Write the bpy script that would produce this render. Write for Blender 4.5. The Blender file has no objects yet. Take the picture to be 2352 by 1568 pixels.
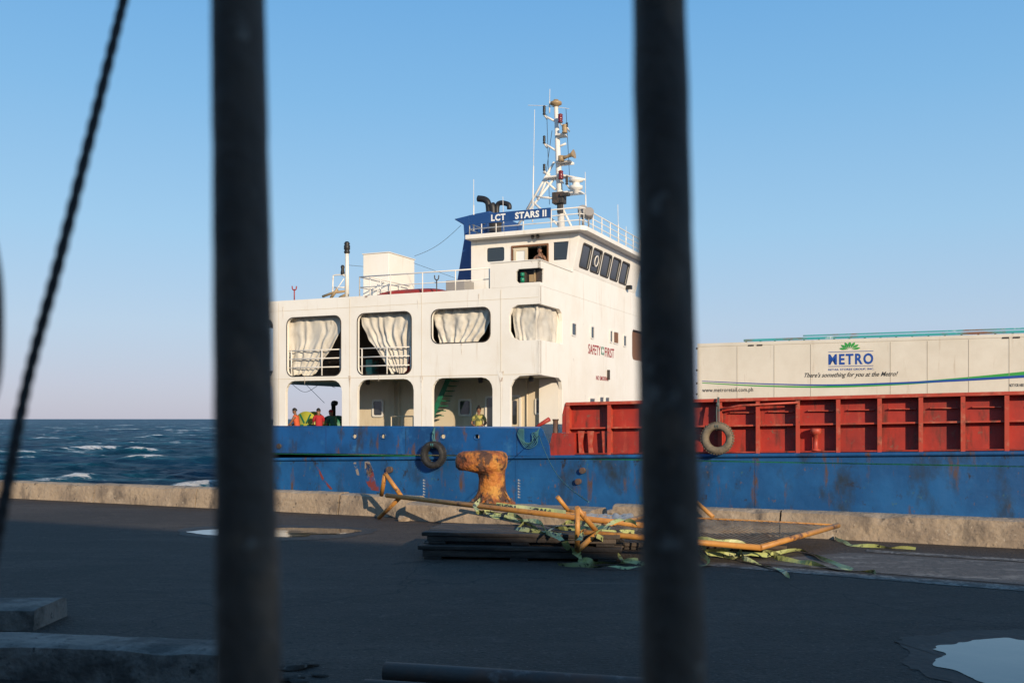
import bpy, bmesh, math, random
import numpy as np
from mathutils import Vector, Matrix, noise
from mathutils.geometry import tessellate_polygon
random.seed(7)
S = bpy.context.scene
COL = S.collection
R = math.radians
PI = math.pi
F = 35/36*2352.0; CX = 1176.0; HY = 962.0; CH = 1.6
TH = math.atan(.45); cs, sn = math.cos(TH), math.sin(TH)
Y0 = 33.7; X0 = (1240-CX)/F*Y0

# ---- survey helpers: measured photo points -> metres on real planes
def side(px, py, v=0.0):
    k = (px-CX)/F; bx = X0+v*sn; by = Y0+v*cs
    u = (k*by-bx)/(cs+k*sn); Y = by-u*sn
    return u, CH+(HY-py)/F*Y
def front(px, py, u=0.0):
    k = (px-CX)/F; bx = X0+u*cs; by = Y0-u*sn
    v = (k*by-bx)/(sn-k*cs); Y = by+v*cs
    return v, CH+(HY-py)/F*Y
def SU(px, v=0.0): return side(px, 962, v)[0]
def SP(px, py, v=0.0):
    u, z = side(px, py, v); return (u, v, z)
def FP(px, py, u=0.0):
    v, z = front(px, py, u); return (u, v, z)
def G(px, py, z=0.0):
    Y = (CH-z)*F/(py-HY); return ((px-CX)/F*Y, Y, z)
def W(px, py, Y): return ((px-CX)/F*Y, Y, CH+(HY-py)/F*Y)
def ship_world(u, v, z=0): return (X0+u*cs+v*sn, Y0-u*sn+v*cs, z)

# ---- materials
def mat(name, col, rough=.6, metal=0.0, layers=(), bump=None, spec=.5, bump2=None, cracks=None):
    m = bpy.data.materials.new(name); m.use_nodes = True
    nt = m.node_tree; N = nt.nodes; L = nt.links
    b = N['Principled BSDF']
    b.inputs['Roughness'].default_value = rough; b.inputs['Metallic'].default_value = metal
    b.inputs['Specular IOR Level'].default_value = spec
    tc = N.new('ShaderNodeTexCoord')
    c = N.new('ShaderNodeRGB'); c.outputs[0].default_value = (*col, 1); cur = c.outputs[0]
    def mixin(fac, c2):
        nonlocal cur
        mx = N.new('ShaderNodeMix'); mx.data_type = 'RGBA'
        L.new(fac, mx.inputs[0]); L.new(cur, mx.inputs[6]); mx.inputs[7].default_value = (*c2, 1)
        cur = mx.outputs[2]
    for i, (c2, sc, lo, hi, st) in enumerate(layers):
        mp = N.new('ShaderNodeMapping'); mp.inputs['Scale'].default_value = st
        mp.inputs['Location'].default_value = (i*3.7, i*1.3, i*2.1)
        L.new(tc.outputs['Object'], mp.inputs[0])
        n = N.new('ShaderNodeTexNoise'); n.inputs['Scale'].default_value = sc; n.inputs['Detail'].default_value = 6
        n.inputs['Roughness'].default_value = .65
        L.new(mp.outputs[0], n.inputs['Vector'])
        mr = N.new('ShaderNodeMapRange'); mr.inputs[1].default_value = lo; mr.inputs[2].default_value = hi
        L.new(n.outputs[0], mr.inputs[0]); mixin(mr.outputs[0], c2)
    if cracks:
        sc, wd, c2 = cracks
        n = N.new('ShaderNodeTexNoise'); n.inputs['Scale'].default_value = sc*2.2; n.inputs['Detail'].default_value = 5
        L.new(tc.outputs['Object'], n.inputs['Vector'])
        vm = N.new('ShaderNodeVectorMath'); vm.operation = 'SCALE'; vm.inputs['Scale'].default_value = .9/sc*.6; L.new(n.outputs[1], vm.inputs[0])
        va = N.new('ShaderNodeVectorMath'); L.new(tc.outputs['Object'], va.inputs[0]); L.new(vm.outputs[0], va.inputs[1])
        vo = N.new('ShaderNodeTexVoronoi'); vo.feature = 'DISTANCE_TO_EDGE'; vo.inputs['Scale'].default_value = sc; L.new(va.outputs[0], vo.inputs['Vector'])
        mr = N.new('ShaderNodeMapRange'); mr.inputs[1].default_value = wd; mr.inputs[2].default_value = wd*.3; L.new(vo.outputs[0], mr.inputs[0]); mixin(mr.outputs[0], c2)
    L.new(cur, b.inputs['Base Color'])
    prev = None
    for bb in (bump, bump2):
        if bb:
            n = N.new('ShaderNodeTexNoise'); n.inputs['Scale'].default_value = bb[0]; n.inputs['Detail'].default_value = 8
            L.new(tc.outputs['Object'], n.inputs['Vector'])
            bp = N.new('ShaderNodeBump'); bp.inputs['Strength'].default_value = bb[1]; bp.inputs['Distance'].default_value = bb[2]
            L.new(n.outputs[0], bp.inputs['Height'])
            if prev: L.new(prev, bp.inputs['Normal'])
            prev = bp.outputs[0]; L.new(prev, b.inputs['Normal'])
    return m
rustc = (.16, .06, .025)
M = {}
M['white'] = mat('ship_white_paint', (.88, .84, .76), .45, layers=[((.80, .73, .62), .5, .45, .8, (1, 1, 1)), ((.62, .51, .38), 1.6, .58, .86, (3, 3, .22)), (rustc, 2.2, .70, .78, (1.5, 1.5, .6))], bump=(1.2, .12, .05))
M['wmetal'] = mat('white_steel', (.78, .74, .67), .4, layers=[((.45, .33, .22), 3, .6, .8, (1, 1, 1))])
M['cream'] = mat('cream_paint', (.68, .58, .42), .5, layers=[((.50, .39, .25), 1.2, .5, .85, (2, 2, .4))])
M['inner'] = mat('interior_painted_shade', (.035, .03, .028), .8, layers=[((.07, .05, .04), 1, .5, .7, (1, 1, 1))])  # near-black colour stands in for the shade inside the rooms
M['blue'] = mat('hull_blue_paint', (.009, .088, .27), .45, layers=[((.007, .055, .17), .6, .42, .62, (1, 1, 1)), ((.03, .14, .32), 1.4, .60, .74, (1, 1, 1)), ((.03, .035, .05), 1.1, .55, .72, (1.6, 1.6, .6)), ((.11, .055, .035), 2.2, .59, .70, (1.3, 1.3, .4)), ((.20, .10, .06), 5, .67, .73, (1, 1, .7))], bump=(.9, .4, .07))
M['bluelow'] = mat('hull_blue_lower_paint', (.009, .074, .21), .5, layers=[((.013, .105, .28), .45, .46, .62, (1, 1, 1)), ((.02, .035, .055), .7, .52, .68, (1.3, 1.3, .7)), ((.10, .055, .035), 1.7, .58, .70, (1.6, 1.6, .35)), ((.05, .13, .15), 3, .64, .72, (1, 1, .8)), ((.025, .022, .022), 2.6, .62, .70, (1, 1, .7)), ((.15, .085, .055), 7, .65, .72, (1, 1, .5))], bump=(.8, .5, .09))
M['fblue'] = mat('funnel_blue_paint', (.012, .060, .21), .45, layers=[((.03, .09, .22), 1, .5, .8, (1, 1, 1))])
M['red'] = mat('red_oxide_paint', (.40, .034, .020), .55, layers=[((.26, .028, .02), .9, .4, .65, (1, 1, 1)), ((.46, .09, .05), 2.0, .60, .75, (1, 1, .4)), ((.08, .03, .02), 1.6, .53, .70, (2.0, 2.0, .4)), ((.20, .09, .06), 5, .60, .70, (1, 1, 1))], bump=(2, .4, .04))
M['redlip'] = mat('scuffed_red_edge_paint', (.46, .06, .032), .5, layers=[((.52, .20, .12), 2.5, .52, .75, (1, 1, 1)), ((.12, .05, .03), 3, .56, .70, (1, 1, 1))])
M['glass'] = mat('dark_window_glass', (.03, .035, .04), .08, spec=.8)
M['black'] = mat('black_steel', (.015, .014, .014), .5)
M['sooty'] = mat('sooty_steel', (.04, .035, .03), .6, layers=[((.1, .06, .04), 4, .5, .7, (1, 1, 1))])
M['greylamp'] = mat('grey_lamp_housing', (.30, .28, .26), .45)
M['rubber'] = mat('worn_black_rubber', (.02, .019, .018), .75, layers=[((.07, .065, .055), 5, .5, .7, (1, 1, 1))], bump=(12, .5, .02))
M['dusty'] = mat('dusty_rubber', (.20, .16, .11), .85, layers=[((.09, .07, .05), 4, .45, .65, (1, 1, 1))], bump=(12, .5, .02))
M['teal'] = mat('turquoise_paint', (.05, .33, .34), .5, layers=[((.22, .10, .06), 1.2, .5, .62, (.6, 1, 1)), ((.5, .6, .58), 2, .62, .7, (1, 1, 1))])
M['canvas'] = mat('white_canvas', (.64, .60, .52), .85, layers=[((.44, .39, .32), 2.0, .45, .75, (1, 1, .5)), ((.26, .22, .17), 3, .60, .75, (1.5, 1, .4))], bump=(8, .3, .02))
M['trailer'] = mat('trailer_white_panel', (.74, .69, .58), .42, layers=[((.63, .57, .46), .6, .4, .7, (1, 1, 1)), ((.45, .35, .24), 1.6, .60, .80, (2.5, 2.5, .3))], bump=(1, .06, .03))
M['seam'] = mat('trailer_seam', (.42, .37, .29), .5)
M['lblue'] = mat('blue_lettering', (.012, .07, .33), .5)
M['lgreen'] = mat('green_lettering', (.04, .33, .06), .5)
M['ldark'] = mat('dark_lettering', (.04, .04, .04), .5)
M['lred'] = mat('red_lettering', (.38, .03, .03), .5)
M['lwhite'] = mat('white_lettering', (.85, .85, .80), .5)
M['ldull'] = mat('dull_draught_paint', (.34, .36, .38), .6)
M['brown'] = mat('brown_panel', (.20, .09, .04), .6)
M['green'] = mat('green_paint', (.01, .16, .08), .5, layers=[((.02, .06, .04), 3, .5, .7, (1, 1, 1))])
M['drum'] = mat('yellow_green_drum', (.42, .42, .05), .5)
M['rope'] = mat('green_rope', (.05, .16, .17), .9, bump=(60, .6, .01))
M['ropeg'] = mat('grey_rope', (.10, .12, .11), .9)
M['brass'] = mat('dull_brass', (.36, .25, .13), .45)
M['rlamp'] = mat('red_lamp_glass', (.16, .01, .015), .2)
M['glamp'] = mat('green_lamp_glass', (.01, .22, .12), .2)
M['yellow'] = mat('orange_yellow_tube_paint', (.52, .24, .05), .5, layers=[((.38, .16, .04), 5, .4, .7, (1, 1, 1)), ((.12, .055, .03), 6, .55, .66, (1, 1, 1)), ((.5, .4, .25), 9, .66, .74, (1, 1, 1))])
M['mesh'] = mat('weathered_expanded_metal', (.34, .31, .27), .6, layers=[((.26, .17, .11), 3, .5, .7, (1, 1, 1)), ((.14, .13, .12), 4, .5, .65, (1, 1, 1))])
M['tape'] = mat('printed_yellow_tape', (.42, .45, .17), .45, layers=[((.50, .50, .30), 3, .5, .7, (1, 1, 1)), ((.015, .015, .012), 11, .52, .56, (1, 1, 1))])
M['tapeplain'] = mat('plain_yellow_tape', (.40, .44, .15), .45, layers=[((.50, .51, .30), 3, .5, .7, (1, 1, 1)), ((.03, .03, .02), 12, .58, .61, (1, 1, 1))])
M['plastic'] = mat('pale_plastic_sheet', (.34, .32, .29), .4, bump=(9, .6, .03))
M['wood'] = mat('tarred_timber', (.030, .023, .018), .75, layers=[((.095, .07, .052), 4, .46, .66, (.4, 3, 3))], bump=(14, .7, .02))
M['asphalt'] = mat('quay_asphalt', (.062, .047, .037), .8, spec=.25, layers=[
    ((.048, .037, .029), .22, .44, .60, (1, 1, 1)), ((.078, .060, .047), .7, .50, .68, (.5, 1.5, 1)), ((.044, .034, .027), 1.9, .54, .68, (.6, 1.4, 1)),
    ((.088, .070, .056), 5.5, .56, .72, (.8, 1.2, 1)), ((.038, .030, .024), 12, .56, .66, (1, 1, 1)), ((.15, .122, .10), 34, .58, .68, (1, 1, 1)), ((.022, .018, .015), 27, .58, .66, (1, 1, 1)), ((.14, .115, .095), 1.6, .67, .76, (.25, 2.4, 1))],
    bump=(30, .9, .02), bump2=(4, .4, .03), cracks=(.16, .0028, (.030, .024, .020)))
M['concrete'] = mat('weathered_concrete', (.36, .275, .19), .85, layers=[((.24, .185, .135), 1.0, .44, .62, (1, 1, 1)), ((.43, .34, .245), 3.0, .52, .72, (1, 1, 1)), ((.11, .088, .07), 1.8, .55, .70, (1.2, 1.2, .6)), ((.08, .068, .056), 11, .60, .70, (1, 1, 1)), ((.48, .41, .32), 20, .62, .72, (1, 1, 1))], bump=(14, .7, .03), bump2=(4, .5, .04))
M['concreted'] = mat('dark_worn_concrete', (.22, .18, .148), .85, layers=[((.085, .07, .058), 1.8, .46, .60, (1, 1, 1)), ((.29, .245, .205), 2.4, .56, .72, (1, 1, 1)), ((.06, .05, .042), 16, .58, .68, (1, 1, 1))], bump=(14, .8, .03), bump2=(4, .6, .04))
M['bollard'] = mat('rusty_orange_paint', (.48, .17, .028), .75, layers=[((.27, .08, .025), 4, .42, .58, (1, 1, 1)), ((.54, .26, .05), 3, .54, .66, (1, 1, 1)), ((.08, .035, .02), 4, .50, .59, (1, 1, .7)), ((.03, .022, .018), 8, .57, .65, (1, 1, 1))], bump=(14, 1.0, .05))
M['rustpipe'] = mat('rusty_pipe', (.13, .065, .042), .65, layers=[((.075, .06, .052), 3, .4, .6, (1, 1, 1)), ((.20, .17, .15), 6, .58, .70, (1, 1, 1))], bump=(20, .5, .01))
M['bar'] = mat('dark_iron_bar', (.120, .078, .054), .65, spec=.3, layers=[((.070, .046, .033), 9, .42, .60, (1, 1, .35)), ((.22, .125, .075), 16, .56, .70, (1, 1, .6)), ((.27, .21, .165), 40, .62, .70, (1, 1, 1))], bump=(70, .8, .004))
M['cable'] = mat('dark_twisted_wire', (.034, .026, .022), .7)
M['paint'] = mat('faded_road_paint', (.22, .195, .165), .75, layers=[((.07, .058, .048), 4, .46, .55, (1, 1, 1)), ((.05, .042, .035), 18, .48, .58, (1, 1, 1))])
M['paint2'] = mat('very_faded_road_paint', (.080, .064, .052), .75, layers=[((.20, .178, .152), 2.2, .50, .62, (.5, 2, 1)), ((.055, .046, .038), 12, .48, .58, (1, 1, 1)), ((.18, .16, .135), 34, .57, .66, (1, 1, 1))])
M['puddle'] = mat('puddle_water', (.020, .018, .016), .04, spec=.5, bump=(2.0, .10, .02))
M['wet'] = mat('wet_asphalt', (.022, .018, .015), .6, bump=(20, .5, .01), spec=.2, layers=[((.040, .032, .026), 3, .46, .60, (1, 1, 1)), ((.058, .046, .037), 9, .56, .66, (1, 1, 1))])
M['skin'] = mat('brown_skin', (.23, .11, .06), .55)
M['hair'] = mat('black_hair', (.012, .01, .009), .6)
M['orange'] = mat('orange_cloth', (.60, .11, .04), .85)
M['redcloth'] = mat('red_cloth', (.40, .02, .025), .85)
M['camo'] = mat('camouflage_cloth', (.42, .36, .09), .85, layers=[((.10, .12, .04), 9, .50, .54, (1, 1, 1))])
M['darkcloth'] = mat('dark_cloth', (.03, .035, .06), .85)
M['greencloth'] = mat('dark_green_cloth', (.03, .14, .08), .85)
M['primer'] = mat('red_primer_patch', (.18, .035, .03), .6, layers=[((.009, .074, .21), 2.2, .46, .54, (1, 1, 1)), ((.28, .21, .15), 5, .6, .68, (1, 1, 1))])
M['lightpatch'] = mat('pale_scrape', (.26, .22, .18), .6, layers=[((.009, .074, .21), 4, .5, .56, (1, 1, 1))])
M['shade_block'] = mat('grey_shade_block_wall', (.35, .34, .32), .7, layers=[((.22, .2, .18), 1, .5, .7, (2, 2, .3))])
M['weep'] = mat('rust_weep_stain', (.60, .49, .37), .6, layers=[((.88, .84, .76), 6, .42, .58, (1, 1, .5)), ((.3, .14, .06), 9, .6, .7, (1, 1, .5))])

# ---- mesh builder
class MB:
    def __init__(s): s.v = []; s.f = []; s.sm = []; s.mi = []; s.smooth = False; s.m = 0
    def add(s, vs, fs):
        o = len(s.v); s.v += [tuple(p) for p in vs]
        for f in fs: s.f.append([i+o for i in f]); s.sm.append(s.smooth); s.mi.append(s.m)
        return s
    def box(s, a, b, xf=None):
        x0, y0, z0 = a; x1, y1, z1 = b
        vs = [(x0,y0,z0),(x1,y0,z0),(x1,y1,z0),(x0,y1,z0),(x0,y0,z1),(x1,y0,z1),(x1,y1,z1),(x0,y1,z1)]
        if xf: vs = [xf @ Vector(p) for p in vs]
        return s.add(vs, [(0,3,2,1),(4,5,6,7),(0,1,5,4),(1,2,6,5),(2,3,7,6),(3,0,4,7)])
    def tube(s, pts, r, n=8, sq=1.0):
        P = [Vector(p) for p in pts]
        rr = r if isinstance(r, (list, tuple)) else [r]*len(P)
        vs = []; prev = None
        for i, p in enumerate(P):
            t = (P[min(i+1, len(P)-1)]-P[max(i-1, 0)])
            t = t.normalized() if t.length > 1e-9 else Vector((0,0,1))
            if prev is None:
                a = Vector((0,0,1)) if abs(t.z) < .9 else Vector((1,0,0)); nrm = t.cross(a).normalized()
            else:
                nrm = (prev - t*prev.dot(t)).normalized()
            prev = nrm; bn = t.cross(nrm)
            for k in range(n):
                a = 2*PI*k/n + PI/n
                vs.append(p + nrm*math.cos(a)*rr[i] + bn*math.sin(a)*rr[i]*sq)
        fs = []
        for i in range(len(P)-1):
            for k in range(n):
                fs.append((i*n+k, i*n+(k+1)%n, (i+1)*n+(k+1)%n, (i+1)*n+k))
        sv = s.smooth; s.smooth = n > 5
        s.add(vs, fs)
        o = len(s.v)-len(vs); s.smooth = False
        s.f.append([o+k for k in range(n)][::-1]); s.sm.append(False); s.mi.append(s.m)
        s.f.append([o+(len(P)-1)*n+k for k in range(n)]); s.sm.append(False); s.mi.append(s.m)
        s.smooth = sv; return s
    def lathe(s, prof, c=(0,0,0), axis=(0,0,1), n=20, close=False):
        ax = Vector(axis).normalized(); q = Vector((0,0,1)).rotation_difference(ax).to_matrix()
        vs = []
        for r, z in prof:
            for k in range(n):
                a = 2*PI*k/n; vs.append(Vector(c)+q @ Vector((r*math.cos(a), r*math.sin(a), z)))
        fs = []; m = len(prof)
        for i in range(m if close else m-1):
            j = (i+1) % m
            for k in range(n): fs.append((i*n+k, i*n+(k+1)%n, j*n+(k+1)%n, j*n+k))
        sv = s.smooth; s.smooth = True; s.add(vs, fs); s.smooth = sv
        if not close:
            o = len(s.v)-len(vs)
            s.f.append([o+k for k in range(n)][::-1]); s.sm.append(False); s.mi.append(s.m)
            s.f.append([o+(m-1)*n+k for k in range(n)]); s.sm.append(False); s.mi.append(s.m)
        return s
    def plate(s, outer, holes, fn, t):
        loops = [outer]+list(holes)
        flat = [p for l in loops for p in l]
        tris = tessellate_polygon([[Vector((a, b, 0)) for a, b in l] for l in loops])
        n = len(flat)
        vs = [fn(a, b, 0) for a, b in flat]+[fn(a, b, t) for a, b in flat]
        fs = [tuple(q) for q in tris]+[tuple(i+n for i in q)[::-1] for q in tris]
        o = 0
        for l in loops:
            m = len(l)
            for i in range(m): fs.append((o+i, o+(i+1)%m, o+(i+1)%m+n, o+i+n))
            o += m
        return s.add(vs, fs)
    def flat_strip(s, pts, w):
        P = [Vector(p) for p in pts]; vs = []
        for i, p in enumerate(P):
            t = (P[min(i+1, len(P)-1)]-P[max(i-1, 0)]).normalized()
            d = t.cross(Vector((0,0,1))).normalized(); vs += [p-d*w/2, p+d*w/2+Vector((0,0,.005))]
        return s.add(vs, [(2*i, 2*i+1, 2*i+3, 2*i+2) for i in range(len(P)-1)])
    def build(s, name, mats, parent=None, frame=None, bevel=0, recalc=True, origin=None):
        me = bpy.data.meshes.new(name)
        vs = s.v
        if origin: vs = [(a-origin[0], b-origin[1], c-origin[2]) for a, b, c in vs]
        me.from_pydata(vs, [], s.f)
        if not isinstance(mats, (list, tuple)): mats = [mats]
        for m in mats: me.materials.append(m)
        me.polygons.foreach_set('use_smooth', s.sm); me.polygons.foreach_set('material_index', s.mi)
        if recalc:
            bm = bmesh.new(); bm.from_mesh(me); bmesh.ops.recalc_face_normals(bm, faces=bm.faces); bm.to_mesh(me); bm.free()
        me.update()
        o = bpy.data.objects.new(name, me); COL.objects.link(o)
        if parent: o.parent = parent
        elif frame == 'ship':
            w = ship_world(*(origin or (0,0,0))); o.location = w; o.rotation_euler = (0,0,-TH)
        elif origin: o.location = origin
        if bevel:
            b = o.modifiers.new('bevel', 'BEVEL'); b.width = bevel; b.segments = 2; b.limit_method = 'ANGLE'; b.angle_limit = R(40)
        return o
def tag(o, label=None, cat=None, group=None, kind=None):
    if label: o['label'] = label
    if cat: o['category'] = cat
    if group: o['group'] = group
    if kind: o['kind'] = kind
    return o
def thing(name, label, cat, loc=(0,0,0), rz=0, group=None):
    o = bpy.data.objects.new(name, None); COL.objects.link(o); o.location = loc; o.rotation_euler = (0,0,rz)
    o.empty_display_size = .2
    return tag(o, label, cat, group)
def ship_thing(name, label, cat, u, v, z, group=None, rz=0): return thing(name, label, cat, ship_world(u, v, z), -TH+rz, group)
def cr(pts, n=8):
    P = [Vector(p) for p in pts]; Q = [P[0]*2-P[1]]+P+[P[-1]*2-P[-2]]; out = []
    for i in range(1, len(Q)-2):
        a, b, c, d = Q[i-1:i+3]
        for k in range(n):
            t = k/n
            out.append(.5*((2*b)+(c-a)*t+(2*a-5*b+4*c-d)*t*t+(3*b-a-3*c+d)*t**3))
    out.append(P[-1]); return out
def rr(x0, z0, x1, z1, r, n=4):
    pts = []
    for cx, cz, a0 in ((x1-r, z0+r, -90), (x1-r, z1-r, 0), (x0+r, z1-r, 90), (x0+r, z0+r, 180)):
        for k in range(n+1):
            a = R(a0+90*k/n); pts.append((cx+r*math.cos(a), cz+r*math.sin(a)))
    return pts
fs_ = lambda v0: (lambda a, b, d: (a, v0+d, b))      # plates parallel to the ship's side
ff_ = lambda u0: (lambda a, b, d: (u0-d, a, b))      # plates facing the bow

def text(body, name, fn, w, h, m, parent, shear=0.0, bold=0.0, spacing=1.0):
    cu = bpy.data.curves.new(name, 'FONT'); cu.body = body; cu.size = 1; cu.shear = shear; cu.offset = bold
    cu.space_character = spacing; cu.resolution_u = 3
    to = bpy.data.objects.new(name+'_t', cu); COL.objects.link(to)
    dg = bpy.context.evaluated_depsgraph_get(); dg.update()
    me = bpy.data.meshes.new_from_object(to.evaluated_get(dg))
    bpy.data.objects.remove(to)
    xs = [v.co.x for v in me.vertices]; ys = [v.co.y for v in me.vertices]
    x0, x1, y0, y1 = min(xs), max(xs), min(ys), max(ys)
    for v in me.vertices: v.co = Vector(fn((v.co.x-x0)/(x1-x0)*w, (v.co.y-y0)/(y1-y0)*h))
    me.materials.clear(); me.materials.append(m)
    o = bpy.data.objects.new(name, me); COL.objects.link(o); o.parent = parent
    return o

# ============ SETTING ============
QT = math.atan(.475); qc, qs = math.cos(QT), math.sin(QT)
def Q(a, d, z=0): return (a*qc + d*qs, 15.3 - a*qs + d*qc, z)    # a along the quay edge, d outwards from the kerb face
qb = MB()
qb.plate([(-140, -90), (140, -90), (140, .48), (-140, .48)], [], lambda a, b, d: Q(a, b, -d), 3.2)
tag(qb.build('quay', M['asphalt']), kind='structure')
for pts, mm in (([(1600, 1297), (2480, 1368), (2480, 1356), (1600, 1288)], 'paint'), ([(1990, 1267), (2480, 1298), (2480, 1292), (1990, 1262)], 'paint'), ([(1700, 1290), (2480, 1353), (2480, 1300), (1950, 1269)], 'paint2')):
    mk = MB(); mk.add([(*G(*p)[:2], .004) for p in pts], [(0,1,2,3)])
    tag(mk.build('road_marking', M[mm], recalc=False), kind='structure')

def roughbox(mb, org, L, Wd, H, seg, amp, fn, taper=0.0, sc=3.0, rx=.06, chip=.08):
    nx, ny, nz = [max(1, int(q/seg)) for q in (L, Wd, H)]
    def face(f, a, b):
        vs = [f(i/a, j/b) for j in range(b+1) for i in range(a+1)]
        out = []
        for x, y, z in vs:
            X, Y, Z = x*L, y*Wd, z*H
            e = amp*(1.0 if z > 0 else .3)
            dy = min(Y, Wd-Y); dz = H-Z
            if dy < rx and dz < rx: Z -= (rx-dy)*.45*(1 - dz/rx); Y += (rx-dy)*.2*(1 if Y < Wd/2 else -1)
            Y += taper*(Z/H)*(1 if Y < Wd/2 else -1)
            nv = noise.noise_vector(Vector((X+org[0], Y*1.0, Z))*sc)+noise.noise_vector(Vector((X+org[0], Y, Z))*sc*3.1)*.5
            ch = max(0, noise.noise(Vector((X+org[0], Y*2, Z*2+9))*2.3)-.2)*(chip if (dy < .1 and dz < .1) else 0)   # chipped arris
            out.append(fn(X+org[0]+nv.x*e, Y+org[1]+nv.y*e, Z+org[2]+nv.z*e*(.5 if z == 1 else 1)-ch))
        mb.smooth = True
        mb.add(out, [(j*(a+1)+i, j*(a+1)+i+1, (j+1)*(a+1)+i+1, (j+1)*(a+1)+i) for j in range(b) for i in range(a)])
        mb.smooth = False
    face(lambda s, t: (s, 0, t), nx, nz); face(lambda s, t: (s, 1, t), nx, nz)
    face(lambda s, t: (s, t, 1), nx, ny)
    face(lambda s, t: (0, s, t), ny, nz); face(lambda s, t: (1, s, t), ny, nz)
def kerb(a0, a1, sec=3.0):
    kb = MB(); a = a0; h = .35
    while a < a1-.2:
        e = min(a+sec+random.uniform(-.8, .8), a1)
        roughbox(kb, (a, random.uniform(-.012, .012), 0), e-a-.025, .42, h+random.uniform(-.012, .01), .05, .009, Q, .04)
        a = e
    o = kb.build('kerb', M['concrete'], recalc=True); o['kind'] = 'structure'; return o
kerb(-22, -1.75); kerb(1.62, 14)

# sea
rows = 760; cols = 460
Ys = 16*np.power(60000/16, np.linspace(0, 1, rows)**1.5)
ks = np.linspace(-1.3, 1.3, cols)
KK, YY = np.meshgrid(ks, Ys); XX = KK*YY
rng = np.random.RandomState(4)
ZZ = np.zeros_like(XX)
sp = np.gradient(Ys)[:, None]
for i in range(52):
    lam = 1.4*1.075**i
    th = R(-55)+rng.normal()*.6; amp = .030*lam**.55*(1 if lam < 14 else .4)
    ph = rng.rand()*6.28
    fade = np.clip((lam/(sp*2.0)-.6)*1.4, 0, 1)
    arg = 2*PI/lam*(XX*math.cos(th)+YY*math.sin(th))+ph
    ZZ += amp*fade*(1-2*np.abs(np.sin(arg/2))**.9+.27)*.9
crest = (ZZ-ZZ[:300].mean())/ZZ[:300].std()
verts = np.stack([XX.ravel(), YY.ravel(), (ZZ*.60-1.5).ravel()], 1)
me = bpy.data.meshes.new('sea'); nf = (rows-1)*(cols-1)
me.vertices.add(rows*cols); me.vertices.foreach_set('co', verts.ravel())
idx = (np.arange(rows-1)[:, None]*cols+np.arange(cols-1)[None]).ravel()
quads = np.stack([idx, idx+1, idx+cols+1, idx+cols], 1)
me.loops.add(nf*4); me.loops.foreach_set('vertex_index', quads.ravel())
me.polygons.add(nf); me.polygons.foreach_set('loop_start', np.arange(nf)*4); me.polygons.foreach_set('loop_total', np.full(nf, 4))
me.update(calc_edges=True); me.polygons.foreach_set('use_smooth', np.ones(nf, bool))
at = me.attributes.new('crest', 'FLOAT', 'POINT'); at.data.foreach_set('value', crest.ravel().astype(np.float32))
sea = bpy.data.objects.new('sea', me); COL.objects.link(sea); sea['kind'] = 'structure'
m = bpy.data.materials.new('sea_water'); m.use_nodes = True; nt = m.node_tree; N = nt.nodes; L = nt.links; b = N['Principled BSDF']
tc = N.new('ShaderNodeTexCoord')
def nz_(scale, det, rg, st):
    mp = N.new('ShaderNodeMapping'); mp.inputs['Scale'].default_value = st; L.new(tc.outputs['Object'], mp.inputs[0])
    n = N.new('ShaderNodeTexNoise'); n.inputs['Scale'].default_value = scale; n.inputs['Detail'].default_value = det; n.inputs['Roughness'].default_value = rg
    L.new(mp.outputs[0], n.inputs['Vector']); return n.outputs[0]
def rng_(src, lo, hi):
    r_ = N.new('ShaderNodeMapRange'); r_.inputs[1].default_value = lo; r_.inputs[2].default_value = hi; L.new(src, r_.inputs[0]); return r_.outputs[0]
def mix_(fac, a_, b2):
    x = N.new('ShaderNodeMix'); x.data_type = 'RGBA'; L.new(fac, x.inputs[0])
    for s_, v_ in ((6, a_), (7, b2)):
        if isinstance(v_, tuple): x.inputs[s_].default_value = (*v_, 1)
        else: L.new(v_, x.inputs[s_])
    return x.outputs[2]
n1 = nz_(.50, 9, .74, (.45, 1, 1)); n2 = nz_(1.3, 9, .68, (.6, 1, 1)); n3 = nz_(.20, 8, .65, (.4, 1, 1)); n4 = nz_(.05, 8, .6, (.3, 1, 1))
bp0 = N.new('ShaderNodeBump'); bp0.inputs['Strength'].default_value = 1.0; bp0.inputs['Distance'].default_value = 2.0; L.new(n3, bp0.inputs['Height'])
bp = N.new('ShaderNodeBump'); bp.inputs['Strength'].default_value = 1.0; bp.inputs['Distance'].default_value = .6; L.new(n2, bp.inputs['Height']); L.new(bp0.outputs[0], bp.inputs['Normal']); L.new(bp.outputs[0], b.inputs['Normal'])
atn = N.new('ShaderNodeAttribute'); atn.attribute_name = 'crest'
ma = N.new('ShaderNodeMath'); ma.operation = 'MULTIPLY_ADD'; L.new(atn.outputs['Fac'], ma.inputs[0]); ma.inputs[1].default_value = .075; L.new(n1, ma.inputs[2])
cur = mix_(rng_(ma.outputs[0], .36, .64), (.001, .012, .034), (.006, .070, .115))
cur = mix_(rng_(n3, .50, .60), cur, (.0015, .020, .052))
cur = mix_(rng_(n4, .50, .58), cur, (.003, .034, .080))
cur = mix_(rng_(ma.outputs[0], .57, .72), cur, (.020, .14, .19))
cur = mix_(rng_(ma.outputs[0], .685, .725), cur, (.80, .78, .75))
L.new(cur, b.inputs['Base Color']); b.inputs['Roughness'].default_value = .35; b.inputs['Specular IOR Level'].default_value = .035
me.materials.append(m)

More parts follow.
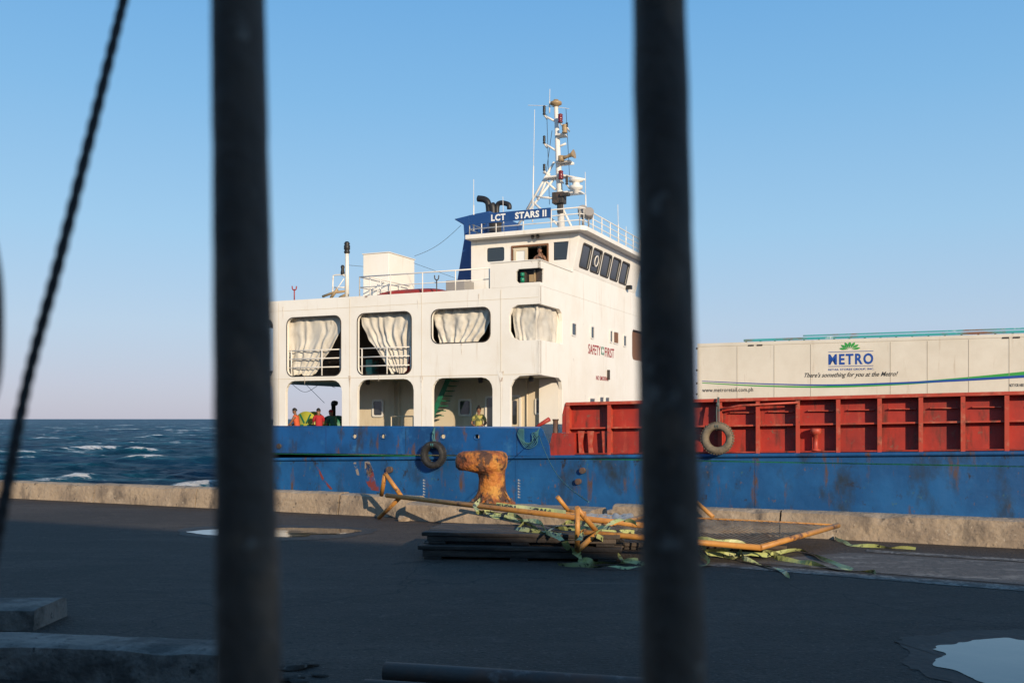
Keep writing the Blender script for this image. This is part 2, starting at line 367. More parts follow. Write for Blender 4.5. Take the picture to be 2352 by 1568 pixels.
# added building, never in view: stands behind the camera to shade the quay
shade_block = thing('added_shade_building', 'long grey unseen building added behind the camera to shade the quay', 'building', Q(24, -24, 0), -QT)
c = MB(); c.box((-40, -5, 0), (40, 4, 7.9)); c.build('wall', M['shade_block'], shade_block)
c = MB(); c.plate([(-5.4, 7.903), (4.3, 7.903), (4.3, 8.0), (-.5, 9.0), (-5.4, 8.0)], [], lambda a_, b_, d: (-40.5+d, a_, b_), 81); c.build('roof', M['greylamp'], shade_block)
for x in (-30, -18, -6, 6, 18, 30):
    c = MB(); c.box((x-2.2, 4.003, 0), (x+2.2, 4.06, 4.6)); c.build('door', M['fblue'], shade_block)

# ============ SHIP ============
ship = thing('landing_craft', 'blue and white landing craft with white superstructure and red sided cargo hold', 'ship', (X0, Y0, 0), -TH)
zb = lambda u: .33+.0235*u
zt = lambda u: 2.14+.0165*u
uS = SU(522); uB = 30.0; BM = 14.0; DK = .3
h = MB()
prof = [(uS-.2, .28), (uS-.5, -.6), (uS+2.0, -2.2), (uB-3, -2.2), (uB+1.5, zb(uB)+.2), (uB+1.5, zb(uB))]
n = 30
prof += [(uB-(uB-uS)*i/n, zb(uB-(uB-uS)*i/n) if uB-(uB-uS)*i/n > -12 else .30) for i in range(n+1)]
h.plate(prof, [], fs_(0.0), BM)
hull = h.build('hull', M['bluelow'], ship)
r = MB(); r.smooth = True
r.tube([(u, -.02, (zb(u) if u > -12 else .3)-.02) for u in np.linspace(uS-.2, uB, 40)], .07, 8); r.build('rubbing_strake', M['bluelow'], hull)
for x in range(5):
    p = MB(); u = -9+x*8.1; p.box((u, -.012, -2), (u+.03, -.002, zb(u)-.12)); p.build('plate_seam', M['bluelow'], hull)
ub = SU(1262)
bw = MB()
holes = []
for px in (817, 883, 1020, 1098):
    u, z = side(px, 1002); holes.append(rr(u-.09, z-.07, u+.09, z+.07, .06))
bw.plate([(uS-.15, .30), (ub+.05, .36), (ub+.02, .7), (ub-.25, 1.29), (ub-.35, 1.30), (uS-.15, 1.30)], holes, fs_(-.085), .08)
bul = bw.build('bulwark', M['blue'], ship)
c = MB(); c.smooth = True; c.tube([(uS-.15, -.045, 1.31), (ub-.3, -.045, 1.31)], .04, 8); c.build('cap_rail', M['blue'], bul)
for u, _ in [side(p, 1002) for p in (817, 883, 1020, 1098)]:
    c = MB()
    c.lathe([(.095, -.02), (.125, -.02), (.125, .01), (.095, .01)], (u, -.09, side(1000, 1002)[1]), (0, -1, 0), 14, close=True); c.build('fairlead', M['blue'], bul)
for px in (752, 1190, 935):
    c = MB(); u = SU(px); c.box((u-.012, -.095, .36), (u+.012, -.085, 1.27)); c.build('weld_seam', M['bluelow' if px != 752 else 'fblue'], bul)
fb = MB(); fb.plate([(uS, .7), (uS+.1, .3), (ub, .3), (ub, 1.15), (uS, 1.15)], [], fs_(BM-.1), .08); fb.build('far_bulwark', M['blue'], ship)
sb = MB(); sb.box((uS-.1, 0, .3), (uS, BM, 1.25)); sb.build('stern_bulwark', M['blue'], ship)
dk = MB(); dk.box((uS, .0, .26), (uB, BM-.12, DK)); dk.build('main_deck', M['green'], ship)
for (pts, mm) in (([(840,1062),(852,1066),(862,1100),(876,1120),(872,1128),(850,1124),(838,1100),(842,1082)], 'primer'),
                  ([(838,1060),(848,1058),(858,1080),(850,1094),(838,1090)], 'lightpatch'), ([(812,1062),(818,1060),(826,1092),(820,1090)], 'lightpatch'),
                  ([(726,1070),(731,1072),(746,1102),(764,1122),(759,1124),(740,1102)], 'primer')):
    p = MB(); p.plate([side(a, b_) for a, b_ in pts], [], fs_(-.006), .004); p.build('paint_patch', M[mm], hull)
for px in (974, 1192):
    for i in range(7):
        c = MB(); u, z = side(px, 1102+i*6.5); c.plate([(u-.04, z-.03), (u+.05, z-.03), (u+.05, z-.005), (u, z-.005), (u+.02, z+.025), (u-.04, z+.025)], [], fs_(-.008), .005); c.build('draught_mark', M['ldull'], hull)
for px, py in ((645, 1024), (1340, 1080), (1330, 1105), (897, 1078)):
    u, z = side(px, py); c = MB(); c.tube([(u, .05, z), (u, -.14, z)], .10 if px != 897 else .12, 12); c.tube([(u, -.14, z), (u, -.15, z)], .07, 10); c.build('outlet_pipe', M['sooty'] if px == 645 else M['rustpipe'], hull)

# superstructure side wall
zl, zu0, zu1, zr = 3.05, 4.28, 5.50, 6.12
def opening(x0, x1, z0, z1, r_=.28):
    return rr(SU(x0), z0, SU(x1), z1, r_, 5)
def arch(x0, x1):
    a, b_ = SU(x0), SU(x1); r_ = .42; pts = [(a, 1.27), (b_, 1.27)]
    for k in range(5): t = R(90*k/4); pts.append((b_-r_+r_*math.cos(t), zl-r_+r_*math.sin(t)))
    for k in range(5): t = R(90+90*k/4); pts.append((a+r_+r_*math.cos(t), zl-r_+r_*math.sin(t)))
    return pts
holes = [opening(560, 627, 3.22, 5.45), opening(659, 783, 3.22, 5.45), opening(821, 945, 3.22, 5.47), opening(991, 1126, zu0, 5.48),
         arch(560, 627), arch(656, 785), arch(821, 950), arch(993, 1131)]
uD, uD2 = SU(1172), SU(1170)
outer = [(uS, 1.2), (uD, 1.2), (uD, zl-.35), (uD+.12, zl-.12), (uD+.35, zl+.02), (0, zl+.05), (0, zu0), (uD2+.35, zu0), (uD2+.12, zu0+.12), (uD2, zu0+.35),
         (uD2, zu1-.35), (uD2+.1, zu1-.1), (uD2+.3, zu1), (0, zu1), (0, zr), (uS, zr)]
w = MB(); w.plate(outer, holes, fs_(0), .14); sw = w.build('side_wall', M['white'], ship, bevel=.012)
for (x0, x1, z0, z1) in ((659, 783, 3.22, 5.45), (821, 945, 3.22, 5.47), (991, 1126, zu0, 5.48)):
    c = MB(); a = rr(SU(x0)-.02, z0-.02, SU(x1)+.02, z1+.02, .3, 5); b_ = rr(SU(x0)+.015, z0+.015, SU(x1)-.015, z1-.015, .27, 5)
    c.plate(a, [b_], fs_(-.012), .010); c.build('opening_rim', M['sooty'], sw)
def seam(a_, b2):
    c = MB(); c.box(a_, b2); c.build('weld_seam', M['cream'], sw)
seam((uS, -.008, 3.12), (-.05, -.002, 3.135)); seam((uS, -.008, 5.72), (-.05, -.002, 5.73))
for px in (640, 803, 968, 1150): u = SU(px); seam((u, -.0085, 1.32), (u+.012, -.0025, 6.05))
for px, z1, ln, wd_ in ((803, 3.2, .5, .05), (968, 3.15, .7, .06), (700, 3.2, .3, .03), (1150, 3.25, .55, .12), (870, 3.2, .25, .03), (650, 5.9, .5, .03), (960, 5.9, .35, .04), (1100, 5.95, .4, .03), (1060, 4.25, .4, .03)):
    u = SU(px); c = MB(); c.plate([(u-wd_, z1), (u+wd_, z1), (u+wd_*.5, z1-ln*.6), (u+.004, z1-ln), (u-wd_*.4, z1-ln*.5)], [], fs_(-.0105), .002); c.build('rust_weep', M['weep'], sw)
vD = front(1292, 700)[0]
fo = [(0, zl+.05), (vD-.35, zl), (vD-.1, zl-.12), (vD, zl-.4), (vD, DK), (BM, DK), (BM, zr), (0, zr), (0, zu1), (vD-.3, zu1), (vD-.08, zu1-.12), (vD, zu1-.4), (vD, zu0+.1), (vD, zu0), (0, zu0)]
va = front(1452, 760)[0]
w = MB(); w.plate(fo, [rr(va, zu0-.1, min(va+2.0, BM-.4), zu1, .25)], ff_(0), .14); fw = w.build('front_wall', M['white'], ship, bevel=.012)
c = MB(); c.plate(rr(va, zu0-.1, min(va+2.0, BM-.4), zu1, .25), [], ff_(-.16), .05); c.build('opening_blind', M['brown'], fw)
c = MB(); c.box((-.9, vD-.02, DK), (-.145, vD+.1, 3.05)); c.box((-.9, vD-.02, 3.2), (-.145, vD+.1, 6.0)); c.build('corner_return_wall', M['white'], ship)
w = MB(); w.plate([(uS, 3.1), (-.15, 3.1), (-.15, zr), (uS, zr)], [rr(uS+1+i*3.1, 3.6, uS+3.2+i*3.1, 5.4, .3) for i in range(3)], fs_(BM-.14), .14); w.build('far_wall', M['white'], ship)
w = MB(); w.plate([(.14, 3.1), (BM-.14, 3.1), (BM-.14, zr), (.14, zr)], [rr(2, 3.6, 4.4, 5.4, .3), rr(9.5, 3.6, 12, 5.4, .3)], ff_(uS+.14), .14); w.build('stern_wall', M['white'], ship)
for u, v in ((uS+.3, BM-.4), (uS+.3, .3), (-8, BM-.4), (-4, BM-.4)):
    c = MB(); c.box((u-.15, v-.12, DK), (u+.15, v+.12, 3.1)); c.build('pillar', M['white'], ship)
c = MB(); c.box((uS+.145, .145, 3.08), (-.145, BM-.145, 3.19)); c.build('upper_deck', M['cream'], ship)
c = MB(); c.box((uS+.145, .145, 5.98), (-.145, BM-.145, 6.10)); c.build('roof_deck', M['cream'], ship)
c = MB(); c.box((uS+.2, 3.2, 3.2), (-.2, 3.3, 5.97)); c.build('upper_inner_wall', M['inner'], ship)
V1 = 2.3
uI = SU(800, V1)
w = MB()
def win(x0, y0, x1, y1, v=V1): 
    a, zb_ = side(x0, y1, v); b_, zt_ = side(x1, y0, v); return a, zb_, b_, zt_
wins = [win(858, 919, 880, 955), win(1056, 918, 1082, 953), win(1232, 916, 1268, 950)]
doors = [win(1118, 912, 1136, 990), win(1172, 910, 1195, 990)]
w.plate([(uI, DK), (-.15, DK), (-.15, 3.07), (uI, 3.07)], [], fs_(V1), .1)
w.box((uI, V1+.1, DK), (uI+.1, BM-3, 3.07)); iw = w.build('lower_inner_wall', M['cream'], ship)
for a, z0, b_, z1 in wins:
    f = MB(); f.plate(rr(a-.04, z0-.04, b_+.04, z1+.04, .09), [rr(a+.03, z0+.03, b_-.03, z1-.03, .06)], fs_(V1-.06), .055); f = f.build('window', M['wmetal'], ship)
    p = MB(); p.plate(rr(a+.02, z0+.02, b_-.02, z1-.02, .06), [], fs_(V1-.03), .02); p.build('pane', M['glass'], f)
for i, (a, z0, b_, z1) in enumerate(doors):
    f = MB(); f.plate(rr(a-.05, DK+.1, b_+.05, z1+.05, .1), [rr(a+.02, DK+.17, b_-.02, z1-.02, .08)], fs_(V1-.06), .055); f = f.build('door_frame', M['wmetal'], ship)
    p = MB(); p.plate(rr(a+.01, DK+.16, b_-.01, z1-.01, .08), [], fs_(V1-.03), .02); p.build('door_leaf', M['glass'] if i == 0 else M['cream'], f)
    if i: 
        q = MB(); q.plate(rr(a+.1, 1.4, b_-.12, z1-.15, .05), [], fs_(V1-.036), .005); q.build('pane', M['glass'], f)
for px in (905, 915, 1210):
    c = MB(); u = SU(px, 2.2); c.tube([(u, 2.22, DK), (u, 2.22, 3.07)], .025, 6); c.build('wall_pipe', M['cream'], ship)
st = MB()
for v in (1.3, 2.0):
    p0 = SP(990, 960, v); p1 = SP(1030, 868, v)
    st.add([(p0[0]-.1, v, p0[2]), (p0[0]+.1, v, p0[2]), (p1[0]+.1, v, p1[2]), (p1[0]-.1, v, p1[2]), (p0[0]-.1, v+.05, p0[2]), (p0[0]+.1, v+.05, p0[2]), (p1[0]+.1, v+.05, p1[2]), (p1[0]-.1, v+.05, p1[2])],
           [(0,1,2,3), (4,5,6,7), (0,1,5,4), (1,2,6,5), (2,3,7,6), (3,0,4,7)])
p0 = Vector(SP(990, 960, 1.3)); p1 = Vector(SP(1030, 868, 1.3))
for i in range(8):
    q = p0.lerp(p1, (i+.5)/8); st.box((q.x-.12, 1.35, q.z-.015), (q.x+.12, 2.0, q.z+.015))
st.build('stairway', M['green'], ship)
for px in (845, 1104, 1220):
    u = SU(px, .5); c = MB(); c.lathe([(.04, 0), (.09, -.03), (.09, -.16), (.05, -.2)], (u, .5, 3.07), (0,0,1), 10); c.build('bulkhead_lamp', M['sooty'], ship)
c = MB(); a = SU(905, 1.5); b_ = SU(955, 1.5)
for z in (.9, 1.3, 1.7): c.tube([(a, 1.3, z), (b_, 1.3, z)], .025, 6)
for q in (a, (a+b_)/2, b_): c.tube([(q, 1.3, DK), (q, 1.3, 1.7)], .025, 6)
c.build('inner_railing', M['cream'], ship)
for x0, x1, xm in ((659, 783, 735), (821, 945, 885)):
    c = MB(); a, b_ = SU(x0), SU(x1)
    for z in (3.55, 3.88, 4.2): c.tube([(a-.03, .12, z), (b_+.03, .12, z)], .024, 6)
    for q in (a+.12, SU(xm), b_-.1): c.tube([(q, .12, 3.2), (q, .12, 4.2)], .027, 6)
    c.build('opening_railing', M['wmetal'], ship)
for px, w_, hh, mm in ((935, .5, .8, 'redcloth'), (765, .5, .6, 'inner'), (905, .3, .5, 'greylamp'), (850, .3, .7, 'teal')):
    u = SU(px, 1.6); c = MB(); c.box((u-w_/2, 1.5, 3.2), (u+w_/2, 2.0, 3.2+hh)); c.build('stowed_locker', M[mm], ship, bevel=.05)

for x0, y0, x1, y1, mm in ((1312, 739, 1323, 771, 'glass'), (1356, 747, 1364, 778, 'glass'), (1400, 757, 1406, 787, 'glass'), (1408, 759, 1420, 789, 'brown'), (1431, 768, 1438, 796, 'glass'),
                           (1353, 912, 1366, 935, 'glass'), (1376, 909, 1386, 935, 'glass'), (1389, 910, 1399, 935, 'glass')):
    a, z1 = front(x0, y0); b_, _ = front(x1, y0); z0 = front(x0, y1)[1]
    f = MB(); f.plate(rr(a, z0, b_, z1, .08), [rr(a+.05, z0+.05, b_-.05, z1-.05, .05)], ff_(.03), .026); f = f.build('window', M['wmetal'], ship)
    p = MB(); p.plate(rr(a+.04, z0+.04, b_-.04, z1-.04, .05), [], ff_(.012), .008); p.build('pane', M[mm], f)
def ftext(body, x0, x1, ytop, ybot, m_, name, bold=0):
    a = front(x0, ytop)[0]; b_ = front(x1, ytop)[0]; zt_ = front(x0, ytop)[1]; z0_ = front(x0, ybot)[1]
    return text(body, name, lambda x, y: (.012, a+x, z0_+y), b_-a, zt_-z0_, m_, fw, bold=bold, spacing=1.08)
ftext('SAFETY', 1351, 1379, 789, 812, M['lred'], 'lettering', .012)
ftext('FIRST', 1389, 1410, 797, 819, M['lred'], 'lettering', .012)
ftext('NO SMOKING', 1369, 1397, 862, 872, M['lred'], 'lettering', .010)
a, z1 = front(1381, 796); b_, _ = front(1387, 796); z0 = front(1381, 814)[1]
c = MB(); c.plate([(a, z0), (b_, z0), (b_, z1), (a, z1)], [], ff_(.010), .006); em = c.build('safety_emblem', M['green'], fw)
am, zm = (a+b_)/2, (z0+z1)/2; c = MB(); c.box((.012, am-.05, zm-.12), (.016, am+.05, zm+.12)); c.box((.0125, am-.12, zm-.05), (.0158, am+.12, zm+.05)); c.build('emblem_cross', M['lwhite'], fw)
c = MB(); v, z = front(1395, 855); c.box((.0, v-.04, z-.3), (.1, v+.04, z+.1)); c.build('fire_hydrant_box', M['sooty'], ship)

# wing of the bridge deck
uw = SU(1127)
zw = 6.98
w = MB(); a = SU(1185); z0, z1 = 6.24, 6.72
w.plate([(uw, zr+.003), (0, zr+.003), (0, z0), (a+.1, z0), (a, z0+.1), (a, z1-.1), (a+.1, z1), (0, z1), (0, zw), (uw, zw)], [], fs_(-.0), .08)
w.plate([(0.085, zr+.003), (3.1, zr+.003), (3.1, zw), (0.0, zw), (0.0, z1), (.35, z1), (.35, z0), (0.085, z0)], [], ff_(0), .08)
w.box((uw, .083, zr+.003), (uw+.08, 3.1, zw)); w.box((uw-.02, -.03, zw+.002), (.03, .1, zw+.03)); w.box((-.1, .103, zw+.002), (.03, 3.1, zw+.03))
wing = w.build('bridge_wing', M['white'], ship)
w = MB(); w.box((a-.1, .35, 6.14), (-.05, .38, 6.95)); w.box((a-.14, .09, 6.14), (a-.11, .35, 6.95)); w.build('light_recess', M['sooty'], wing)
for px in (1203,):
    g = MB(); u = SU(px, .2); g.box((u-.09, .12, 6.22), (u+.09, .3, 6.62)); lamp = g.build('side_light', M['sooty'], ship)
    g = MB(); g.smooth = True; g.lathe([(.05, 0), (.07, .02), (.07, .15), (.05, .17)], (u, .09, 6.27), (0,0,1), 12); g.lathe([(.05, 0), (.07, .02), (.07, .12), (.05, .13)], (u, .09, 6.47), (0,0,1), 12); g.build('green_lens', M['glamp'], lamp)
g = MB(); u = SU(1228, .3); g.tube([(u, .3, 6.15), (u, .3, 6.7)], .03, 6); g.box((u-.2, .28, 6.3), (u+.05, .3, 6.55)); g.build('wing_bracket', M['brass'], ship)

# bridge house
VB = 3.12; VB2 = 10.9; zB1 = 8.42
ua = SU(1082, VB)
w = MB()
def sw_(x0, y0, x1, y1): a, z0_ = side(x0, y1, VB); b_, z1_ = side(x1, y0, VB); return a, z0_, b_, z1_
bw1 = sw_(1118, 567, 1158, 602); bd = sw_(1178, 563, 1257, 640); bw2 = sw_(1271, 554, 1304, 598)
w.plate([(ua, zr+.003), (0, zr+.003), (0, 7.1), (.28, zB1), (ua, zB1)],
        [rr(*bw1, .08), rr(bd[0], 6.2, bd[2], bd[3], .05), [(bw2[0], bw2[1]), (bw2[2]-.05, bw2[1]), (bw2[2]+.03, bw2[3]), (bw2[0], bw2[3])]], fs_(VB), .08)
w.plate([(ua, zr+.003), (0, zr+.003), (0, 7.1), (.28, zB1), (ua, zB1)], [rr(*bw1, .08)], fs_(VB2-.08), .08)
w.box((ua, VB+.083, zr+.003), (ua+.08, VB2-.083, zB1))
lean = lambda a_, b_, d: ((b_-7.1)/(zB1-7.1)*.28-d if b_ > 7.1 else -d, a_, b_)
wv = []
v0, v1 = front(1324, 600)[0]+.1, 9.5
for i in range(5):
    a = v0+(v1-v0)*i/5; wv.append((a+.07, 7.28, a+(v1-v0)/5-.12, 8.12))
holes = [rr(*q, .09) for q in wv]
w.plate([(VB+.083, 7.1), (VB2-.083, 7.1), (VB2-.083, zB1), (VB+.083, zB1)], holes, lean, .08)
w.box((-.085, VB-.02, zr+.003), (-.002, VB2+.02, 7.097))
w.box((-.085, VB2+.022, zr+.003), (-.002, BM-.05, zw))
bh = w.build('bridge_house', M['white'], ship, bevel=.008)
for q in wv:
    f = MB(); f.plate(rr(q[0]-.04, q[1]-.04, q[2]+.04, q[3]+.04, .12), [rr(q[0]+.03, q[1]+.03, q[2]-.03, q[3]-.03, .07)], lambda a_, b_, d: (lean(a_, b_, d)[0]+.012, a_, b_), .01); f.build('window_rim', M['sooty'], bh)
    p = MB(); p.plate(rr(q[0], q[1], q[2], q[3], .09), [], lambda a_, b_, d: (lean(a_, b_, d)[0]-.04, a_, b_), .01); p.build('pane', M['glass'], bh)
q = wv[1]; c = MB(); vm, zm = (q[0]+q[2])/2, (q[1]+q[3])/2; 
c.lathe([(.17, 0), (.22, 0), (.22, .03), (.17, .03)], (lean(0, zm, 0)[0]+.0, vm, zm), (1, 0, -.2), 20, close=True); c.build('clear_view_screen', M['wmetal'], bh)
p = MB(); p.plate(rr(*bw1, .08), [], fs_(VB+.04), .01); p.build('pane', M['glass'], bh)
p = MB(); p.plate([(bw2[0], bw2[1]), (bw2[2]-.05, bw2[1]), (bw2[2]+.03, bw2[3]), (bw2[0], bw2[3])], [], fs_(VB+.04), .01); p.build('pane', M['glass'], bh)
p = MB(); p.plate(rr(bd[0]+.04, 6.2, bd[0]+.62, bd[3]-.03, .03), [rr(bd[0]+.15, 7.1, bd[0]+.5, bd[3]-.14, .03)], fs_(VB-.04), .035); dr = p.build('sliding_door', M['cream'], bh)
p = MB(); p.plate(rr(bd[0]+.14, 7.09, bd[0]+.51, bd[3]-.13, .03), [], fs_(VB-.02), .01); p.build('pane', M['lwhite'], dr)
p = MB(); p.plate(rr(bd[0]-.06, 6.2, bd[2]+.06, bd[3]+.07, .03), [rr(bd[0], 6.2, bd[2], bd[3], .03)], fs_(VB-.03), .028); p.build('door_frame', M['brown'], bh)
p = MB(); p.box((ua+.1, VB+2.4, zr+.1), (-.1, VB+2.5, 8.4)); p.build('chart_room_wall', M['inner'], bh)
ur0 = SU(1068, 2.7); ur1 = .48
w = MB(); w.plate([(ur0, 2.7), (ur1, 2.7), (ur1+.15, 2.95), (ur1+.15, 11.1), (ur1, 11.35), (ur0, 11.35)], [], lambda a_, b_, d: (a_, b_, 8.6-d), .17)
rf = w.build('bridge_roof', M['white'], ship, bevel=.02)
for px in (1222, 1234):
    c = MB(); u = SU(px, 2.9); c.lathe([(.05, 0), (.07, -.04), (.05, -.13)], (u, 2.95, 8.425), (0,0,1), 10); c.build('roof_light', M['sooty'], rf)
def rail(path, z0, z1, post, rads=(.026, .02), mids=2, name='railing', mm='wmetal'):
    c = MB(); P = [Vector(p) for p in path]
    for k in range(mids+1):
        z = z0+(z1-z0)*(k+1)/(mids+1); c.tube([(p.x, p.y, z) for p in P], rads[0] if k == mids else rads[1], 6)
    for a_, b_ in zip(P, P[1:]):
        n_ = max(1, round((b_-a_).length/post))
        for i in range(n_+1): q_ = a_.lerp(b_, i/n_); c.tube([(q_.x, q_.y, z0), (q_.x, q_.y, z1)], .024, 6)
    return c.build(name, M[mm], ship)
rail([(ur0+.12, 11.2, 0), (ur0+.12, 2.85, 0), (ur1-.1, 2.85, 0), (ur1, 3.0, 0), (ur1, 11.0, 0), (ur1-.1, 11.2, 0)], 8.6, 9.28, 1.0)
b_, z1b = side(1265, 477, 2.78)
zt_ = z1b; zb_ = z1b-.36
c = MB(); c.box((SU(1078, 2.78), 2.76, zb_), (b_, 2.80, zt_)); nb = c.build('name_board', M['fblue'], ship)
def btext(body, x0, x1):
    a_ = SU(x0, 2.75); b2 = SU(x1, 2.75)
    text(body, 'lettering', lambda x, y: (a_+x, 2.752, zb_+.05+y), b2-a_, .25, M['lwhite'], nb, bold=.04, spacing=1.1)
btext('LCT', 1128, 1161); btext('STARS II', 1183, 1255)
c = MB(); c.plate([side(1046, 664, 4.2), side(1100, 664, 4.2), side(1126, 484, 4.2), side(1094, 490, 4.2), side(1042, 503, 4.2), side(1064, 516, 4.2), side(1066, 545, 4.2)], [], fs_(4.2), 3.2)
c.build('funnel', M['fblue'], ship, bevel=.04)
for pts, r_ in (([(1124, 505), (1122, 470), (1114, 459), (1098, 456)], .13), ([(1142, 500), (1142, 474), (1150, 466), (1168, 470), (1170, 480)], .10), ([(1132, 520), (1132, 480), (1128, 470)], .16)):
    c = MB(); c.smooth = True; c.tube(cr([SP(x, y, 5.0) for x, y in pts], 6), r_, 10); c.build('exhaust_pipe', M['black'], ship)
c = MB(); u, z = side(1138, 530, 4.0); c.lathe([(.30, 8.6), (.30, 8.85), (.24, 8.9), (.24, 9.2), (.28, 9.22), (.1, 9.3)], (u, 4.0, 0), (0,0,1), 16); c.build('ventilator', M['sooty'], ship)
for x0, y0, x1, y1, v in ((1088, 412, 1088, 530, 3.0), (1228, 252, 1223, 510, 6), (1344, 395, 1346, 500, 5), (1419, 470, 1421, 560, 7), (1155, 452, 1157, 530, 3.4), (1263, 205, 1262, 260, 7), (1438, 520, 1438, 560, 9)):
    a_ = SP(x0, y0, v); b2 = SP(x1, y1, v)
    if x0 > 1400: a_ = FP(x0, y0, .3); b2 = FP(x1, y1, .3)
    c = MB(); A3, B3 = Vector(a_), Vector(b2); c.tube([A3, A3.lerp(B3, .5), A3.lerp(B3, .5), B3], [.012, .014, .026, .03], 6); c.build('whip_aerial', M['wmetal'], ship)
# mast
VM = 7.0
Mp = lambda x, y, v=VM: SP(x, y, v)
c = MB(); c.smooth = True; c.tube([Mp(1290, 530), Mp(1283, 390), Mp(1277, 245)], [.15, .12, .085], 12); mast = c.build('mast', M['wmetal'], ship)
for q in (((1273, 372), (1210, 482)), ((1281, 400), (1180, 528)), ((1262, 398), (1235, 460)), ((1232, 452), (1278, 456)), ((1248, 412), (1276, 436)), ((1288, 470), (1316, 528)), ((1222, 462), (1285, 520))):
    c = MB(); c.tube([Mp(*q[0]), Mp(*q[1])], .05, 8); c.build('stay_leg', M['wmetal'], mast)
for q in (((1250, 266), (1277, 280)), ((1250, 330), (1280, 348)), ((1248, 396), (1283, 416)), ((1282, 400), (1345, 413)), ((1281, 338), (1300, 330)), ((1284, 380), (1318, 376))):
    c = MB(); c.tube([Mp(*q[0]), Mp(*q[1])], .045, 8); c.build('crossarm', M['wmetal'], mast)
for x0, x1, y in ((1280, 1299, 313), (1280, 1314, 376), (1275, 1318, 446), (1255, 1300, 410), (1300, 1338, 446)):
    c = MB(); a_ = Mp(x0, y); b2 = Mp(x1, y); c.box((a_[0], VM-.25, a_[2]-.03), (b2[0], VM+.25, a_[2]+.03)); c.build('mast_platform', M['wmetal'], mast)
c = MB(); c.lathe([(.10, -.05), (.13, .0), (.24, .05), (.24, .14), (.14, .17), (.1, .24)], Mp(1277, 243), (0,0,1), 14); c.build('masthead_cap', M['brass'], mast)
c = MB(); c.tube([Mp(1213, 242), Mp(1250, 243), Mp(1307, 250)], .012, 5); c.build('crossed_aerial', M['wmetal'], mast)
for x, y0, y1, mm, r_ in ((1250, 243, 264, 'black', .06), (1287, 262, 282, 'rlamp', .10), (1297, 286, 306, 'brass', .11), (1250, 312, 330, 'black', .055), (1250, 377, 392, 'black', .055), (1288, 392, 412, 'rlamp', .10), (1302, 404, 424, 'sooty', .06), (1302, 282, 292, 'black', .05)):
    a_ = Mp(x, y1, VM-.3); b2 = Mp(x, y0, VM-.3); hh = b2[2]-a_[2]
    c = MB(); c.lathe([(r_, 0), (r_*1.1, hh*.12), (r_*.8, hh*.2), (r_, hh*.35), (r_, hh*.7), (r_*.8, hh*.78), (r_*1.15, hh*.86), (r_*.7, hh)], a_, (0,0,1), 12); c.build('navigation_lamp', M[mm], mast)
    c = MB(); c.tube([(a_[0], a_[1], a_[2]), (a_[0], VM, a_[2]-.1)], .03, 6); c.build('lamp_bracket', M['wmetal'], mast)
c = MB(); c.smooth = True; a_ = Vector(Mp(1290, 364, VM-.4)); c.tube([a_, a_+Vector((.25, 0, .05)), a_+Vector((.42, 0, .1)), a_+Vector((.55, 0, .12))], [.10, .06, .09, .19], 14); c.tube([a_+Vector((-.02, 0, -.12)), a_+Vector((-.02, 0, .1))], .13, 10); c.build('horn', M['brass'], mast)
c = MB(); a_ = Mp(1323, 446, VM-.2); c.lathe([(.12, 0), (.12, .16), (.26, .2), (.28, .32), (.15, .36), (.15, .48), (.30, .52), (.26, .62), (.1, .68)], a_, (0,0,1), 16); c.build('radar_pedestal', M['wmetal'], mast)
c = MB(); a_ = Mp(1286, 456, VM-.4); c.box((a_[0]-.28, a_[1]-.2, a_[2]-.22), (a_[0]+.22, a_[1]+.2, a_[2]+.24)); c.box((a_[0]-.1, a_[1]-.1, a_[2]-.6), (a_[0]+.12, a_[1]+.1, a_[2]-.22)); c.box((a_[0]+.1, a_[1]-.3, a_[2]+.02), (a_[0]+.5, a_[1]-.1, a_[2]+.16)); c.build('radar_gearbox', M['sooty'], mast, bevel=.03)
for q in (((1256, 262), (1262, 470)), ((1268, 300), (1254, 400)), ((1300, 250), (1310, 440))):
    c = MB(); c.tube([Mp(*q[0]), Mp(*q[1])], .012, 4); c.build('halyard', M['ldark'], mast)
for px, py, v in ((1352, 492, 3.6), (1338, 487, 3.2)):
    a_ = Vector(SP(px, py, 3.3)); 
    c = MB(); d = Vector((.25, -.6, .25)).normalized()*.45; c.smooth = True; c.tube([a_-d*.5, a_-d*.3, a_+d*.4, a_+d*.45], [.08, .17, .19, .17], 14); c.tube([a_, (a_.x, a_.y, 8.6)], .03, 6); c.build('searchlight', M['greylamp'], ship)
c = MB(); a_ = Vector(FP(1443, 660, .1)); c.box((0, a_.y-.1, a_.z-.08), (.25, a_.y+.1, a_.z+.08)); c.build('floodlight', M['black'], ship)

# items on the aft roof
rail([(SU(826, .45)+.0, 5.5, 0), (SU(826, .45), .45, 0), (SU(1124, .45), .45, 0)], 6.12, 6.9, 1.35, (.024, .017), 1)
rail([(SU(845, .45), 3.5, 0), (SU(845, .45), .6, 0)], 6.12, 6.9, .8, (.024, .017), 1)
v0 = 2.2; a, zt_ = side(834, 586, v0); b_, zt2 = side(893, 580, v0); v1 = front(952, 590, b_)[0]
c = MB(); c.box((a, v0, 6.13), (b_, v1, zt2)); bx = c.build('deck_locker', M['white'], ship, bevel=.015)
c = MB(); c.box((a-.03, v0-.03, zt2+.002), (b_+.03, v1+.03, zt2+.035)); c.build('locker_lid', M['wmetal'], bx)
c = MB(); u = SU(1040, 2.0); c.box((u-.3, 2, 6.13), (u+.5, 2.8, 6.8)); c.build('deck_vent_box', M['greylamp'], ship, bevel=.02)
c = MB(); V = 1.5
pz = lambda x, y: SP(x, y, V)
c.tube([pz(797, 682), pz(797, 580)], [.085, .07], 10); sm_ = c.build('stern_light_mast', M['wmetal'], ship)
